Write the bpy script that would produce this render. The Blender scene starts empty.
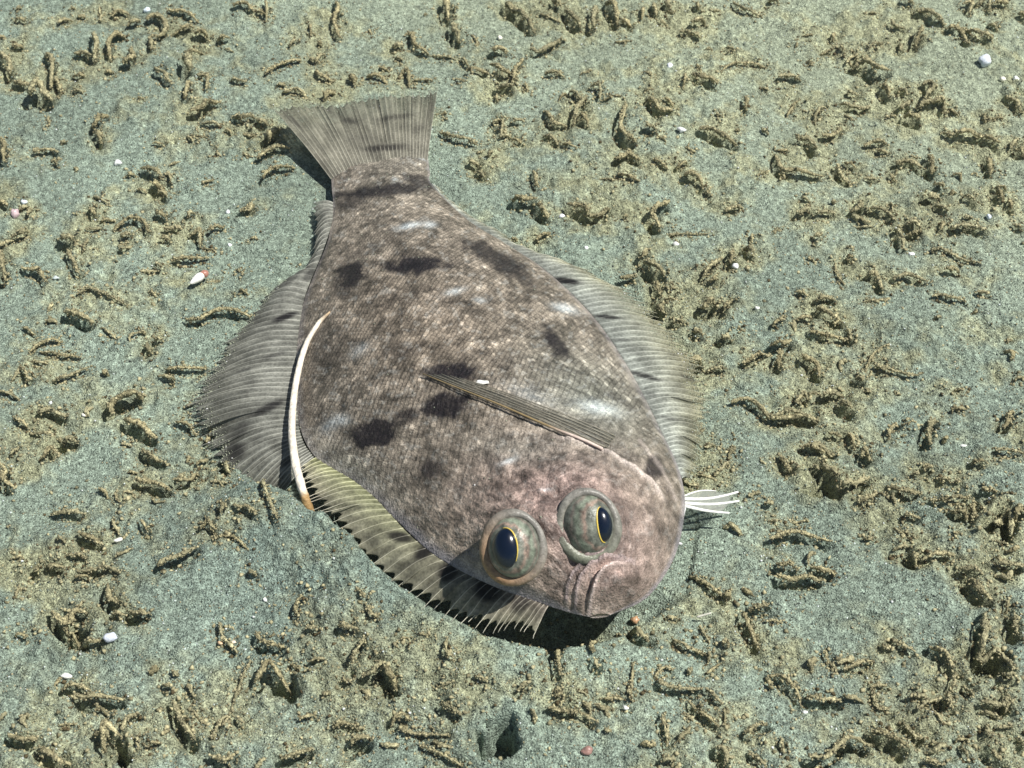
import bpy, math, random
import numpy as np
random.seed(7); RNG = np.random.default_rng(11)
S = 0.01                                     # everything below is thought in centimetres, built in metres
C = bpy.context.scene.collection
sc = bpy.context.scene

# ------------------------------------------------------------------ camera, sky, sun, exposure
D, PITCH, HFOV = 30.0, math.radians(45), math.radians(38)
FOC = 512 / math.tan(HFOV / 2)
CAM = np.array([0, -D * math.cos(PITCH), D * math.sin(PITCH)])
RT = np.array([1.0, 0, 0]); UP = np.array([0, math.sin(PITCH), math.cos(PITCH)]); FW = np.array([0, math.cos(PITCH), -math.sin(PITCH)])
cd = bpy.data.cameras.new("camera"); cam = bpy.data.objects.new("camera", cd); C.objects.link(cam); sc.camera = cam
cd.sensor_width = 36; cd.lens = 18 / math.tan(HFOV / 2); cd.clip_start = 0.01; cd.clip_end = 50
cam.location = CAM * S; cam.rotation_euler = (math.pi / 2 - PITCH, 0, 0)
cd.dof.use_dof = True; cd.dof.focus_distance = 0.285; cd.dof.aperture_fstop = 85

SUN = np.array([0.47, -0.08, 0.87]); SUN /= np.linalg.norm(SUN)
el = math.asin(SUN[2]); az = math.atan2(SUN[0], SUN[1])
w = bpy.data.worlds.new("World"); sc.world = w; w.use_nodes = True
nt = w.node_tree; nt.nodes.clear()
sky = nt.nodes.new("ShaderNodeTexSky"); sky.sky_type = 'NISHITA'; sky.sun_disc = False
sky.sun_elevation = el; sky.sun_rotation = az
bg = nt.nodes.new("ShaderNodeBackground"); bg.inputs[1].default_value = 0.05
wo = nt.nodes.new("ShaderNodeOutputWorld"); nt.links.new(sky.outputs[0], bg.inputs[0]); nt.links.new(bg.outputs[0], wo.inputs[0])
ld = bpy.data.lights.new("sun", 'SUN'); ld.energy = 4.9; ld.angle = math.radians(0.6); ld.color = (1.0, 0.97, 0.90)
lo = bpy.data.objects.new("sun", ld); C.objects.link(lo); lo.location = SUN * 1.0
from mathutils import Vector
lo.rotation_euler = Vector(SUN).to_track_quat('Z', 'Y').to_euler()
sc.view_settings.view_transform = 'Standard'; sc.view_settings.look = 'None'; sc.view_settings.exposure = 0.3; sc.view_settings.gamma = 1
sc.view_settings.use_curve_mapping = False
sc.cycles.max_bounces = 6; sc.cycles.transparent_max_bounces = 12

# ------------------------------------------------------------------ helpers
def ray_to(px, py, h):                       # point of the place seen at a pixel of the photograph, at height h
    px = np.asarray(px, float); py = np.asarray(py, float); h = np.asarray(h, float)
    d = FW + ((px - 512) / FOC)[..., None] * RT - ((py - 384) / FOC)[..., None] * UP
    t = (h - CAM[2]) / d[..., 2]
    return CAM + d * t[..., None]
def seen(p):
    q = np.asarray(p) - CAM
    z = q @ FW
    return 512 + FOC * (q @ RT) / z, 384 - FOC * (q @ UP) / z

def _n(x, y, seed):
    t = np.random.default_rng(seed).random((256, 256))
    xi = np.floor(x).astype(int); yi = np.floor(y).astype(int)
    fx = x - xi; fy = y - yi; fx = fx * fx * (3 - 2 * fx); fy = fy * fy * (3 - 2 * fy)
    a = t[xi & 255, yi & 255]; b = t[(xi + 1) & 255, yi & 255]; c = t[xi & 255, (yi + 1) & 255]; d = t[(xi + 1) & 255, (yi + 1) & 255]
    return (a + (b - a) * fx) * (1 - fy) + (c + (d - c) * fx) * fy - 0.5
def fbm(x, y, seed, octs=3, gain=0.5):
    s = 0; a = 1.0; x = np.asarray(x, float); y = np.asarray(y, float)
    for k in range(octs):
        ca, sa = math.cos(k * 1.1 + .4), math.sin(k * 1.1 + .4)
        s = s + a * _n((x * ca - y * sa) * 2 ** k + 13.7 * k, (x * sa + y * ca) * 2 ** k + 5.1 * k, seed + k); a *= gain
    return s
def smooth(a, b, x):
    t = np.clip((x - a) / (b - a), 0, 1); return t * t * (3 - 2 * t)
def spline(P, t):                            # Catmull-Rom through P, t in 0..1
    P = np.asarray(P, float); n = len(P) - 1; t = np.clip(np.asarray(t, float), 0, 1) * n
    i = np.minimum(t.astype(int), n - 1); f = (t - i)[..., None] if P.ndim > 1 else t - i
    g = lambda k: P[np.clip(k, 0, n)]
    p0, p1, p2, p3 = g(i - 1), g(i), g(i + 1), g(i + 2)
    p0 = np.where((i == 0)[..., None] if P.ndim > 1 else (i == 0), 2 * p1 - p2, p0)
    p3 = np.where((i == n - 1)[..., None] if P.ndim > 1 else (i == n - 1), 2 * p2 - p1, p3)
    return 0.5 * (2 * p1 + (p2 - p0) * f + (2 * p0 - 5 * p1 + 4 * p2 - p3) * f ** 2 + (3 * p1 - p0 - 3 * p2 + p3) * f ** 3)
def knots(ss, vals, s):                      # monotone-ish smooth interpolation over uneven knots
    ss = np.asarray(ss, float); vals = np.asarray(vals, float)
    u = np.interp(s, ss, np.linspace(0, 1, len(ss))); return spline(vals, u)
def seg_dist(px, py, poly):                  # distance in the drawing to a polyline, and the place along it
    best = np.full(np.shape(px), 1e9); side = np.zeros(np.shape(px)); along = np.zeros(np.shape(px)); n = len(poly) - 1
    for i in range(n):
        (ax, ay), (bx, by) = poly[i], poly[i + 1]; dx, dy = bx - ax, by - ay; L2 = dx * dx + dy * dy + 1e-9
        t = np.clip(((px - ax) * dx + (py - ay) * dy) / L2, 0, 1); ex, ey = px - ax - t * dx, py - ay - t * dy
        d = np.hypot(ex, ey); m = d < best; best = np.where(m, d, best); side = np.where(m, np.sign(dx * ey - dy * ex), side); along = np.where(m, (i + t) / n, along)
    return best, side, along
def inside(px, py, poly):
    r = np.zeros(np.shape(px), bool); n = len(poly)
    for i in range(n):
        x1, y1 = poly[i]; x2, y2 = poly[(i + 1) % n]
        if y1 == y2: continue
        r ^= ((y1 > py) != (y2 > py)) & (px < (x2 - x1) * (py - y1) / (y2 - y1) + x1)
    return r

def mesh(name, V, F, col=None, smooth_=True):
    me = bpy.data.meshes.new(name); V = np.ascontiguousarray(V, np.float32) * S
    if isinstance(F, np.ndarray):
        k = F.shape[1]; me.vertices.add(len(V)); me.vertices.foreach_set("co", V.ravel())
        me.loops.add(F.size); me.loops.foreach_set("vertex_index", F.astype(np.int32).ravel())
        me.polygons.add(len(F)); me.polygons.foreach_set("loop_start", np.arange(0, F.size, k, dtype=np.int32)); me.update(calc_edges=True)
    else:
        me.from_pydata(V.tolist(), [], F)
    if smooth_: me.polygons.foreach_set("use_smooth", np.ones(len(me.polygons), bool))
    if col is not None:
        a = me.color_attributes.new("tint", 'FLOAT_COLOR', 'POINT'); c = np.ones((len(V), 4), np.float32); col = np.asarray(col)
        c[:, :col.shape[1]] = col; a.data.foreach_set("color", c.ravel())
    me.update(); return me
def obj(name, me, mat, parent=None, loc=(0, 0, 0)):
    o = bpy.data.objects.new(name, me); C.objects.link(o)
    if mat is not None and not me.materials: me.materials.append(mat)
    o.parent = parent; o.location = Vector(loc) * S; return o
def tag(o, label, cat, group=None):
    o["label"] = label; o["category"] = cat
    if group: o["group"] = group
    return o
def grid_faces(nu, nv, wrap=False):
    i = np.arange(nu - 1)[:, None]; j = np.arange(nv if wrap else nv - 1)[None, :]
    a = i * nv + j; b = i * nv + (j + 1) % nv
    return np.stack([a, b, b + nv, a + nv], -1).reshape(-1, 4)
def tube(P, R, k=8, rough=0.0, seed=0, cap=True):   # swept tube with closed, rounded ends
    P = np.asarray(P, float); n = len(P); R = np.broadcast_to(R, (n,)).astype(float)
    T = np.gradient(P, axis=0); T /= np.linalg.norm(T, axis=1)[:, None] + 1e-9
    ref = np.array([0, 0, 1.0]); A = np.cross(T, ref); bad = np.linalg.norm(A, axis=1) < .15
    A[bad] = np.cross(T[bad], np.array([1.0, 0, 0])); A /= np.linalg.norm(A, axis=1)[:, None]; B = np.cross(A, T)
    th = np.linspace(0, 2 * math.pi, k, endpoint=False); r = np.random.default_rng(seed)
    rr = R[:, None] * (1 + rough * (r.random((n, k)) - .5) * 2)
    V = P[:, None] + rr[..., None] * (np.cos(th)[None, :, None] * A[:, None] + np.sin(th)[None, :, None] * B[:, None])
    V = V.reshape(-1, 3); F = grid_faces(n, k, True).tolist()
    if cap:
        V = np.vstack([V, P[0] - T[0] * R[0] * .6, P[-1] + T[-1] * R[-1] * .6]); a = len(V) - 2
        F += [(a, (j + 1) % k, j) for j in range(k)] + [(a + 1, (n - 1) * k + j, (n - 1) * k + (j + 1) % k) for j in range(k)]
    return V, F

# ------------------------------------------------------------------ materials
def mat(name, base=None, tint=True, rough=.7, spec=.3, bump=(), mottle=None, alpha=None, sss=0, transl=0, coat=0):
    m = bpy.data.materials.new(name); m.use_nodes = True; t = m.node_tree; N = t.nodes; L = t.links; N.clear()
    out = N.new("ShaderNodeOutputMaterial"); p = N.new("ShaderNodeBsdfPrincipled")
    p.inputs["Roughness"].default_value = rough; p.inputs["Specular IOR Level"].default_value = spec
    if coat: p.inputs["Coat Weight"].default_value = coat; p.inputs["Coat Roughness"].default_value = .12
    tc = N.new("ShaderNodeTexCoord")
    if tint:
        a = N.new("ShaderNodeAttribute"); a.attribute_name = "tint"; c = a.outputs["Color"]
    else:
        r_ = N.new("ShaderNodeRGB"); r_.outputs[0].default_value = (*base, 1); c = r_.outputs[0]
    for (sc_, lo_, hi_, det) in (mottle or ()):
        n = N.new("ShaderNodeTexNoise"); n.inputs["Scale"].default_value = sc_; n.inputs["Detail"].default_value = det; L.new(tc.outputs["Object"], n.inputs["Vector"])
        mr = N.new("ShaderNodeMapRange"); mr.inputs[1].default_value = .28; mr.inputs[2].default_value = .72; mr.inputs[3].default_value = lo_; mr.inputs[4].default_value = hi_
        L.new(n.outputs["Fac"], mr.inputs[0])
        v = N.new("ShaderNodeVectorMath"); v.operation = 'SCALE'; L.new(c, v.inputs[0]); L.new(mr.outputs[0], v.inputs["Scale"]); c = v.outputs[0]
    L.new(c, p.inputs["Base Color"])
    last = None
    for (sc_, dist, det) in bump:
        n = N.new("ShaderNodeTexNoise"); n.inputs["Scale"].default_value = sc_; n.inputs["Detail"].default_value = det; L.new(tc.outputs["Object"], n.inputs["Vector"])
        b = N.new("ShaderNodeBump"); b.inputs["Strength"].default_value = 1; b.inputs["Distance"].default_value = dist; L.new(n.outputs["Fac"], b.inputs["Height"])
        if last: L.new(last.outputs[0], b.inputs["Normal"])
        last = b
    if last: L.new(last.outputs[0], p.inputs["Normal"])
    if sss:
        p.inputs["Subsurface Weight"].default_value = sss; p.inputs["Subsurface Radius"].default_value = (.003, .002, .0015)
    sh = p.outputs[0]
    if transl:
        tl = N.new("ShaderNodeBsdfTranslucent"); L.new(c, tl.inputs[0]); mx = N.new("ShaderNodeMixShader"); mx.inputs[0].default_value = transl; L.new(sh, mx.inputs[1]); L.new(tl.outputs[0], mx.inputs[2]); sh = mx.outputs[0]
    if alpha is not None:
        tr = N.new("ShaderNodeBsdfTransparent"); mx = N.new("ShaderNodeMixShader"); mx.inputs[0].default_value = 0 if alpha == "own" else alpha
        if alpha == "own": L.new(a.outputs["Alpha"], mx.inputs[0])
        L.new(tr.outputs[0], mx.inputs[1]); L.new(sh, mx.inputs[2]); sh = mx.outputs[0]
    L.new(sh, out.inputs[0]); return m
M_SAND = mat("silty_sand", rough=.9, spec=.15, mottle=[(1100, .6, 1.42, 3), (3600, .3, 1.7, 2)], bump=[(900, .0007, 3), (3000, .0006, 2)])
M_TUBE = mat("mud_tube", rough=.95, spec=.08, mottle=[(700, .6, 1.4, 3), (2600, .5, 1.6, 2)], bump=[(1500, .0008, 3)])
M_CRUMB = mat("mud_crumb", rough=.95, spec=.08, mottle=[(1800, .7, 1.3, 2)])
M_GRAIN = mat("sand_grain", rough=.45, spec=.5)
M_SKIN = mat("fish_skin", rough=.42, spec=.24, mottle=[(900, .8, 1.2, 3), (3800, .6, 1.45, 2)], bump=[(1300, .00022, 3), (2600, .00012, 2)])
M_FIN = mat("fin_membrane", rough=.5, spec=.18, mottle=[(2200, .65, 1.35, 3)], alpha="own", transl=.3)
M_RAY = mat("fin_ray", rough=.45, spec=.4, mottle=[(1500, .8, 1.2, 2)])
M_EYE = mat("eye_skin", rough=.36, spec=.35, mottle=[(1200, .75, 1.25, 3), (3500, .8, 1.2, 2)], bump=[(1800, .00012, 3)])
M_PUPIL = mat("pupil", base=(.002, .006, .018), tint=False, rough=.2, spec=.5, coat=.4)
M_GOLD = mat("iris_edge", base=(.75, .55, .10), tint=False, rough=.3, spec=.6)
M_SHELL = mat("shell", rough=.35, spec=.5, mottle=[(900, .85, 1.1, 3)], bump=[(1200, .0002, 2)])
M_STALK = mat("stalk_sheath", rough=.5, spec=.3, mottle=[(700, .7, 1.15, 4), (2500, .85, 1.12, 2)], bump=[(1500, .0002, 2)])

# ------------------------------------------------------------------ survey of the mud tubes: origin of the tile, magnification, then "x,y x,y ... r" each
SURVEY = [(0, 0, 4, """60,85 100,88 8/45,180 90,195 10/0,225 35,265 45,310 12/55,335 120,350 10/180,225 210,260 200,350 10/125,400 165,375 200,400 16/225,320 240,380 8/235,100 285,85 7/310,70 340,70 7/370,150 385,200 375,245 10/300,210 345,225 375,240 10/440,240 435,180 465,145 490,150 11/490,250 530,245 530,200 12/445,75 470,55 510,60 8/510,105 560,90 9/590,90 620,75 655,90 660,125 630,150 600,155 10/600,160 600,195 9/670,45 730,50 785,85 8/690,135 740,120 775,120 8/780,140 830,150 11/865,160 920,160 8/740,210 800,215 10/745,250 760,290 16/750,330 740,400 10/620,285 655,310 680,335 9/800,310 830,320 825,360 9/765,455 810,445 820,405 12/830,420 880,420 9/920,325 980,330 8/930,470 970,480 1020,475 10/810,495 870,500 8/900,510 920,535 7/365,510 400,480 425,465 12/385,520 400,560 11/745,545 770,570 6/780,540 830,555 4/610,575 650,578 7/130,610 180,605 230,610 8/205,650 225,655 8/0,560 20,600 15,650 10/565,680 610,690 650,700 10/610,740 650,760 12/670,690 680,720 7/290,310 335,300 8/425,290 450,295 7/975,540 1020,545 6/965,605 995,615 6/850,725 800,735 6/190,470 195,505 5/930,30 980,25 1010,45 8/60,40 85,35 6/505,700 540,705 7/860,610 880,625 6/295,370 330,375 6/400,90 395,30 6/550,395 575,395 5/280,30 300,35 6"""),
(256, 0, 4, """0,50 45,70 7/38,15 40,85 7/320,10 325,60 310,110 330,160 9/215,100 220,145 6/130,185 160,165 8/250,165 260,185 8/35,295 90,265 180,240 8/215,240 240,250 265,220 9/240,290 260,320 300,330 9/375,310 390,345 14/440,315 480,315 525,335 9/490,275 525,285 7/545,195 585,185 10/560,235 585,245 7/565,310 600,290 610,345 9/630,325 705,325 6/620,130 635,190 690,220 9/700,225 790,235 6/760,10 765,80 13/780,110 810,165 13/950,205 1000,210 12/820,240 845,265 8/840,290 920,290 9/940,275 990,305 1020,290 10/960,345 1020,335 10/790,320 830,322 5/85,340 115,345 7/110,375 160,370 200,390 8/270,400 310,375 13/0,480 40,500 9/40,545 90,535 16/0,640 60,610 130,600 10/30,715 70,680 150,675 9/735,535 790,560 890,582 8/945,510 975,480 7/985,480 980,540 6/850,660 885,665 10/885,690 915,700 8/925,625 945,610 9/970,560 1020,550 7/1000,30 1023,60 14/450,120 460,140 5/740,460 760,455 5/870,150 885,190 5/960,380 965,410 6"""),
(512, 0, 4, """0,50 40,80 90,130 13/110,65 190,75 5/160,10 190,40 9/210,45 240,80 270,115 11/330,40 320,105 12/370,10 410,45 420,90 12/440,85 475,80 10/520,30 520,80 8/560,20 575,65 9/615,10 630,50 10/735,20 740,35 9/590,90 615,100 7/670,135 710,140 755,155 8/720,100 770,90 11/880,15 930,50 1000,60 7/805,45 825,45 6/70,200 100,220 150,190 190,150 11/5,330 10,290 40,235 9/135,295 205,305 8/50,340 60,370 6/135,450 160,490 210,500 9/185,400 215,380 6/230,370 260,400 280,400 8/290,400 260,450 240,500 11/270,460 300,500 9/310,350 345,345 350,400 8/360,400 435,385 5/0,490 40,490 9/0,560 40,570 8/130,540 180,575 9/205,580 250,590 7/455,430 430,490 450,550 490,565 12/535,395 580,430 640,445 11/610,395 640,430 8/720,310 760,320 820,345 11/735,265 755,285 6/690,300 685,345 5/835,290 870,270 940,265 1020,268 6/930,395 935,440 9/750,520 800,540 850,560 900,580 11/530,505 570,510 9/580,540 615,570 5/420,640 460,615 500,640 13/420,700 500,725 7/565,640 620,660 7/660,660 700,650 8/680,700 730,710 760,750 11/690,590 730,605 6/80,690 100,750 8/350,720 400,720 5/810,460 835,465 5/890,525 910,525 6/1000,355 1023,360 6/855,195 890,205 6/525,290 560,300 6/415,170 470,165 6/980,700 1020,690 5/535,365 555,355 5"""),
(768, 0, 4, """0,10 40,8 7/530,5 580,20 8/590,50 640,60 700,95 10/720,115 760,130 800,175 11/785,20 815,20 800,60 9/835,20 870,15 885,45 9/905,20 960,15 9/1000,60 1023,70 9/780,110 830,150 890,155 9/885,100 915,110 8/400,55 430,55 5/490,90 500,115 540,125 7/400,190 460,178 6/530,170 530,205 8/590,165 610,130 11/260,130 260,165 8/210,215 250,200 7/285,190 300,200 6/315,240 360,215 8/340,275 385,270 440,300 475,295 13/460,340 480,380 11/35,315 80,312 130,320 9/140,145 180,140 5/110,190 115,170 5/150,250 180,255 5/310,375 355,385 8/285,415 340,440 400,435 9/520,360 560,370 9/615,345 650,350 625,390 11/655,415 690,400 700,455 9/530,440 560,430 10/600,440 640,430 11/540,480 600,490 12/475,475 510,475 6/70,460 100,430 115,405 7/190,500 190,465 235,435 6/220,545 270,540 290,515 10/110,565 150,580 190,600 13/300,480 345,485 5/385,585 430,575 470,570 8/435,605 480,620 7/25,620 45,680 80,705 215,705 10/30,605 75,600 6/280,660 285,700 330,735 11/300,655 345,675 8/380,710 420,715 8/510,655 560,640 620,670 11/640,630 650,700 12/490,700 500,725 7/705,535 740,540 9/740,570 790,550 860,550 10/870,550 920,575 10/880,640 890,700 11/950,385 990,410 1010,450 9/895,465 940,475 6/865,450 870,490 6/970,590 990,560 9/1000,600 1020,620 9/660,745 700,755 9/905,755 950,755 9/720,430 760,465 6"""),
(0, 192, 4, """0,40 30,55 9/355,65 380,95 9/370,15 440,55 6/45,190 90,175 110,160 11/0,215 50,195 8/110,90 125,70 8/330,230 345,170 7/345,150 400,140 7/450,145 500,125 560,120 595,165 8/480,180 520,165 9/475,235 515,225 7/250,200 285,195 13/270,240 315,325 9/90,315 150,320 180,360 9/0,240 15,350 14/625,90 660,100 9/630,5 665,20 10/750,100 770,85 9/655,145 720,140 9/645,190 680,190 8/765,185 800,165 800,220 9/810,225 860,240 5/835,165 890,145 9/960,85 1000,70 1010,50 12/685,270 740,275 835,268 8/625,295 645,300 8/560,318 625,315 6/1000,185 1020,185 5/740,515 800,515 860,485 930,480 995,495 9/955,400 990,410 6/945,310 970,330 5/600,405 620,420 6/310,410 350,390 430,415 510,460 6/260,490 310,500 370,530 13/90,545 140,575 7/115,645 160,610 210,595 240,600 7/160,640 240,655 320,660 7/120,680 190,685 6/80,705 125,755 8/215,760 270,745 350,705 7/410,545 460,585 6/560,560 580,570 7/575,600 600,635 9/620,600 645,595 8/660,710 740,715 820,705 8/640,740 700,750 8/830,362 860,358 4"""),
(512, 192, 4, """0,30 50,45 90,30 13/100,60 140,110 13/100,190 150,165 9/220,60 280,70 300,100 12/300,100 350,95 390,70 10/445,105 460,100 6/620,40 580,75 555,110 590,150 13/630,175 665,175 780,168 5/770,10 790,15 8/850,75 920,60 8/0,195 20,200 8/510,270 540,240 11/530,290 570,320 610,330 13/440,350 490,340 10/570,380 590,410 11/620,380 660,385 6/580,460 600,480 15/610,430 650,430 6/760,480 810,450 15/840,465 875,440 9/640,530 680,520 11/720,555 760,575 9/840,590 870,590 13/880,240 870,290 11/960,170 955,200 7/930,235 960,250 13/830,270 790,300 765,340 10/790,360 815,350 9/700,690 750,690 16/780,710 850,705 8/650,650 680,690 9/920,690 960,670 1005,645 9/900,545 930,560 5"""),
(768, 192, 4, """120,100 165,85 12/190,95 260,90 8/130,20 160,35 7/325,80 360,75 370,50 12/355,145 415,143 6/185,180 210,175 9/25,155 45,150 5/400,65 450,80 500,105 8/490,40 495,80 6/510,150 525,190 540,230 10/560,130 605,135 10/565,170 605,160 10/640,20 670,20 15/665,55 715,75 8/775,25 825,35 8/915,5 930,40 10/960,40 975,70 9/975,130 1010,140 8/690,150 700,120 8/725,150 800,145 870,155 9/780,110 810,105 6/165,270 185,280 6/310,270 340,265 8/270,280 270,330 300,370 5/390,340 430,345 450,390 11/500,350 560,350 630,360 9/385,437 475,437 5/650,238 710,245 850,285 6/710,310 760,325 9/655,415 720,425 790,440 7/840,400 885,405 8/110,400 150,415 7/190,435 260,430 9/60,500 20,535 9/115,505 170,505 9/190,480 240,500 290,525 12/165,565 240,580 310,595 9/310,560 330,590 10/10,620 60,620 90,600 11/45,640 40,700 12/130,665 180,690 200,740 12/380,735 395,690 430,640 480,610 5/430,700 480,715 600,735 8/350,750 380,755 9/980,755 1020,740 7"""),
(0, 384, 4, """0,30 70,60 7/150,110 200,115 260,130 10/50,135 110,175 8/130,205 200,200 7/170,290 200,260 220,270 11/250,225 300,230 13/40,280 70,260 8/0,320 20,350 10,390 50,415 12/440,120 450,90 520,60 560,50 16/500,150 560,175 620,210 14/490,240 525,245 6/565,265 600,290 660,315 10/740,95 770,80 7/700,160 750,170 780,200 8/820,230 850,200 860,180 10/780,320 830,305 8/700,390 760,395 790,360 11/900,320 910,350 12/850,390 905,395 6/545,395 600,410 680,425 11/515,350 550,355 6/455,435 470,470 6/490,430 530,435 5/205,525 260,515 330,520 9/445,550 470,600 7/560,550 590,590 8/320,600 370,620 400,640 11/230,620 260,640 7/270,680 340,690 8/130,740 155,745 11/180,730 245,715 10/50,700 90,695 7/320,750 400,745 470,755 8/630,730 700,705 790,655 11/800,575 830,545 860,580 8/880,500 890,480 9/930,495 980,490 1020,505 8/850,620 930,610 990,660 6/990,750 1020,760 8/1040,412 1104,544 7"""),
(768, 384, 4, """0,145 60,130 110,130 190,150 11/220,50 290,40 13/290,80 330,105 12/110,60 140,45 8/240,205 290,210 9/320,200 340,260 9/140,250 190,265 245,280 9/60,310 80,350 10/375,300 385,265 400,300 11/480,220 490,180 520,165 8/560,165 575,145 5/640,230 640,180 660,150 13/730,105 790,100 7/740,30 780,20 5/940,180 960,140 980,115 11/910,265 950,270 1015,275 8/820,310 860,310 9/200,400 240,350 270,370 16/270,435 340,420 400,380 13/360,470 400,460 430,430 8/480,415 540,435 600,440 11/580,360 600,360 8/620,345 660,330 9/680,380 720,385 7/745,390 770,390 7/645,465 720,460 800,460 9/820,465 820,540 9/740,515 790,525 12/545,530 600,540 9/850,430 910,425 10/900,555 950,550 980,600 14/1000,480 990,540 12/90,550 160,550 6/0,550 40,545 6/0,635 60,610 140,610 250,635 10/385,620 420,620 7/540,595 560,600 6/745,600 760,600 6/40,730 100,735 11/180,735 260,755 10/500,665 560,650 7/580,680 585,725 13/610,710 680,690 740,688 10/775,750 830,745 12/910,695 930,720 8/920,720 1020,725 11/900,630 960,640 5"""),
(640, 384, 5.333, """480,105 560,90 630,130 700,190 860,180 940,195 15/830,100 870,50 890,90 12/265,290 300,265 320,225 17/345,345 400,330 10/470,400 490,330 10/390,490 430,470 470,420 14/310,490 360,495 8/215,500 240,535 300,545 12/870,340 960,350 1010,380 12/740,390 780,440 800,460 12/660,645 710,645 14/580,600 640,580 10"""),
(0, 576, 4, """75,40 60,90 6/300,10 350,8 8/430,45 440,100 460,95 14/240,240 260,190 290,160 340,145 14/290,255 350,265 400,257 10/450,155 500,160 8/520,155 560,150 590,150 12/60,235 110,245 8/880,190 890,250 950,310 8/1000,345 960,440 910,560 6/900,560 840,640 8/650,440 690,440 8/690,500 730,590 780,660 13/750,430 770,480 7/770,540 810,590 5/250,455 300,440 350,450 11/300,480 350,495 410,500 490,495 12/380,510 430,560 7/230,600 300,590 6/30,640 90,655 150,650 11/150,690 200,730 280,760 11/490,620 510,570 550,550 10/410,700 450,700 480,650 15/550,640 550,690 7/590,680 640,670 7/840,710 900,740 930,710 10/950,570 970,590 9"""),
(256, 576, 4, """160,160 155,130 180,80 8/200,210 240,205 8/430,110 460,160 490,150 7/415,60 430,80 8/0,240 40,270 110,285 10/330,200 400,215 9/430,240 400,310 380,350 9/430,400 480,370 500,340 12/510,370 560,440 14/640,235 690,235 6/570,260 610,250 5/760,250 760,310 785,325 7/0,430 60,440 130,430 14/130,350 180,370 8/210,340 270,330 8/340,415 380,420 7/170,570 230,560 8/310,600 380,590 9/380,680 400,660 460,650 13/100,730 160,720 220,690 13/540,590 580,555 610,580 10/580,620 640,635 770,635 7/660,680 730,710 820,755 7/740,510 810,550 9/880,400 920,415 7/720,440 780,420 6"""),
(512, 576, 4, """160,350 190,390 11/25,455 70,420 8/140,520 190,525 250,545 340,580 9/170,480 200,465 8/430,240 500,230 550,260 12/330,330 340,370 9/480,350 478,430 470,500 6/260,460 300,480 5/360,490 440,490 7/570,400 600,370 640,370 7/580,420 620,450 700,460 750,450 9/710,10 780,40 860,95 9/650,260 700,285 770,310 8/610,170 660,170 7/750,210 790,270 6/920,150 950,220 985,290 11/950,140 1020,110 12/780,390 830,350 7/780,460 830,510 8/850,540 850,600 5/710,510 760,550 820,600 8/600,560 610,620 620,670 9/600,740 650,740 9/820,690 850,700 850,750 11/950,715 1010,760 8/930,630 980,605 1020,595 10/680,550 720,575 5"""),
(768, 576, 4, """40,10 120,20 210,15 12/0,180 50,185 6/800,10 830,50 890,100 13/960,90 950,150 8/990,160 990,230 12/870,160 860,230 860,300 900,340 990,370 15/940,395 990,400 9/455,280 490,285 8/500,260 540,285 580,300 9/650,290 700,310 740,360 11/750,390 740,440 9/710,470 740,520 9/790,420 820,480 7/300,375 360,350 410,345 9/225,300 235,350 7/260,350 270,390 5/410,440 470,435 8/420,470 440,530 480,530 7/165,480 200,500 290,495 10/0,400 50,415 100,450 130,500 9/570,485 630,490 600,530 8/640,510 690,500 8/850,500 910,530 950,500 960,470 10/415,625 470,650 560,690 12/545,600 580,640 610,650 10/650,545 690,580 6/160,730 220,735 280,700 310,670 400,680 13/50,650 65,710 7/630,740 690,760 9/650,670 680,680 7/750,660 790,650 7/770,690 800,730 7/890,700 930,740 12/990,650 1020,680 9/870,600 880,640 7/920,600 980,605 7""")]
TUBES = []                                   # each: pixel polyline, half width in pixels
for (ox, oy, k, txt) in SURVEY:
    for line in txt.split('/'):
        *pts, r = line.split()
        TUBES.append(([(ox + float(a) / k, oy + float(b) / k) for a, b in (p.split(',') for p in pts)], float(r) / k))
TUBE_XY = [np.array([ray_to(x + .6, y - 1.0, 0.0)[:2] for x, y in P]) for P, r in TUBES]
TUBE_R = [r * np.linalg.norm(ray_to(*P[0], 0) - CAM) / FOC for P, r in TUBES]

# ------------------------------------------------------------------ seabed
BANK = [(ray_to(x, y, .38)[0], ray_to(x, y, .38)[1]) for x, y in
        [(226, 452), (240, 474), (262, 490), (290, 500), (306, 519), (325, 523), (345, 543), (372, 570), (402, 594), (440, 619), (480, 638), (520, 652), (560, 658), (592, 652), (618, 638), (640, 624), (664, 604), (690, 585)]]
HOLLOW = BANK + [(ray_to(x, y, 0)[0], ray_to(x, y, 0)[1]) for x, y in [(700, 520), (650, 440), (420, 420), (300, 430)]]
HOLES = [(496, 739, .36, .24, .85), (66, 628, .30, .20, .55), (112, 411, .34, .22, .5), (826, 482, .3, .2, .45), (985, 658, .34, .2, .35), (668, 126, .0, .0, 0), (600, 668, .0, 0, 0), (180, 68, .18, .14, .3), (280, 686, .28, .14, .35), (112, 752, .22, .2, .4), (1006, 515, .2, .2, .3)]
_poly = lambda pts: [tuple(ray_to(x, y, 0)[:2]) for x, y in pts]
_gx = np.arange(-30, 30, .12); _gy = np.arange(-22, 40, .12); _dens = np.zeros((len(_gx), len(_gy)))
_pit = np.zeros((1500, 1500)); PX0, PY0, PS = -22.0, -13.0, .03   # pits added beside the tubes to deepen their shadows
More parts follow.
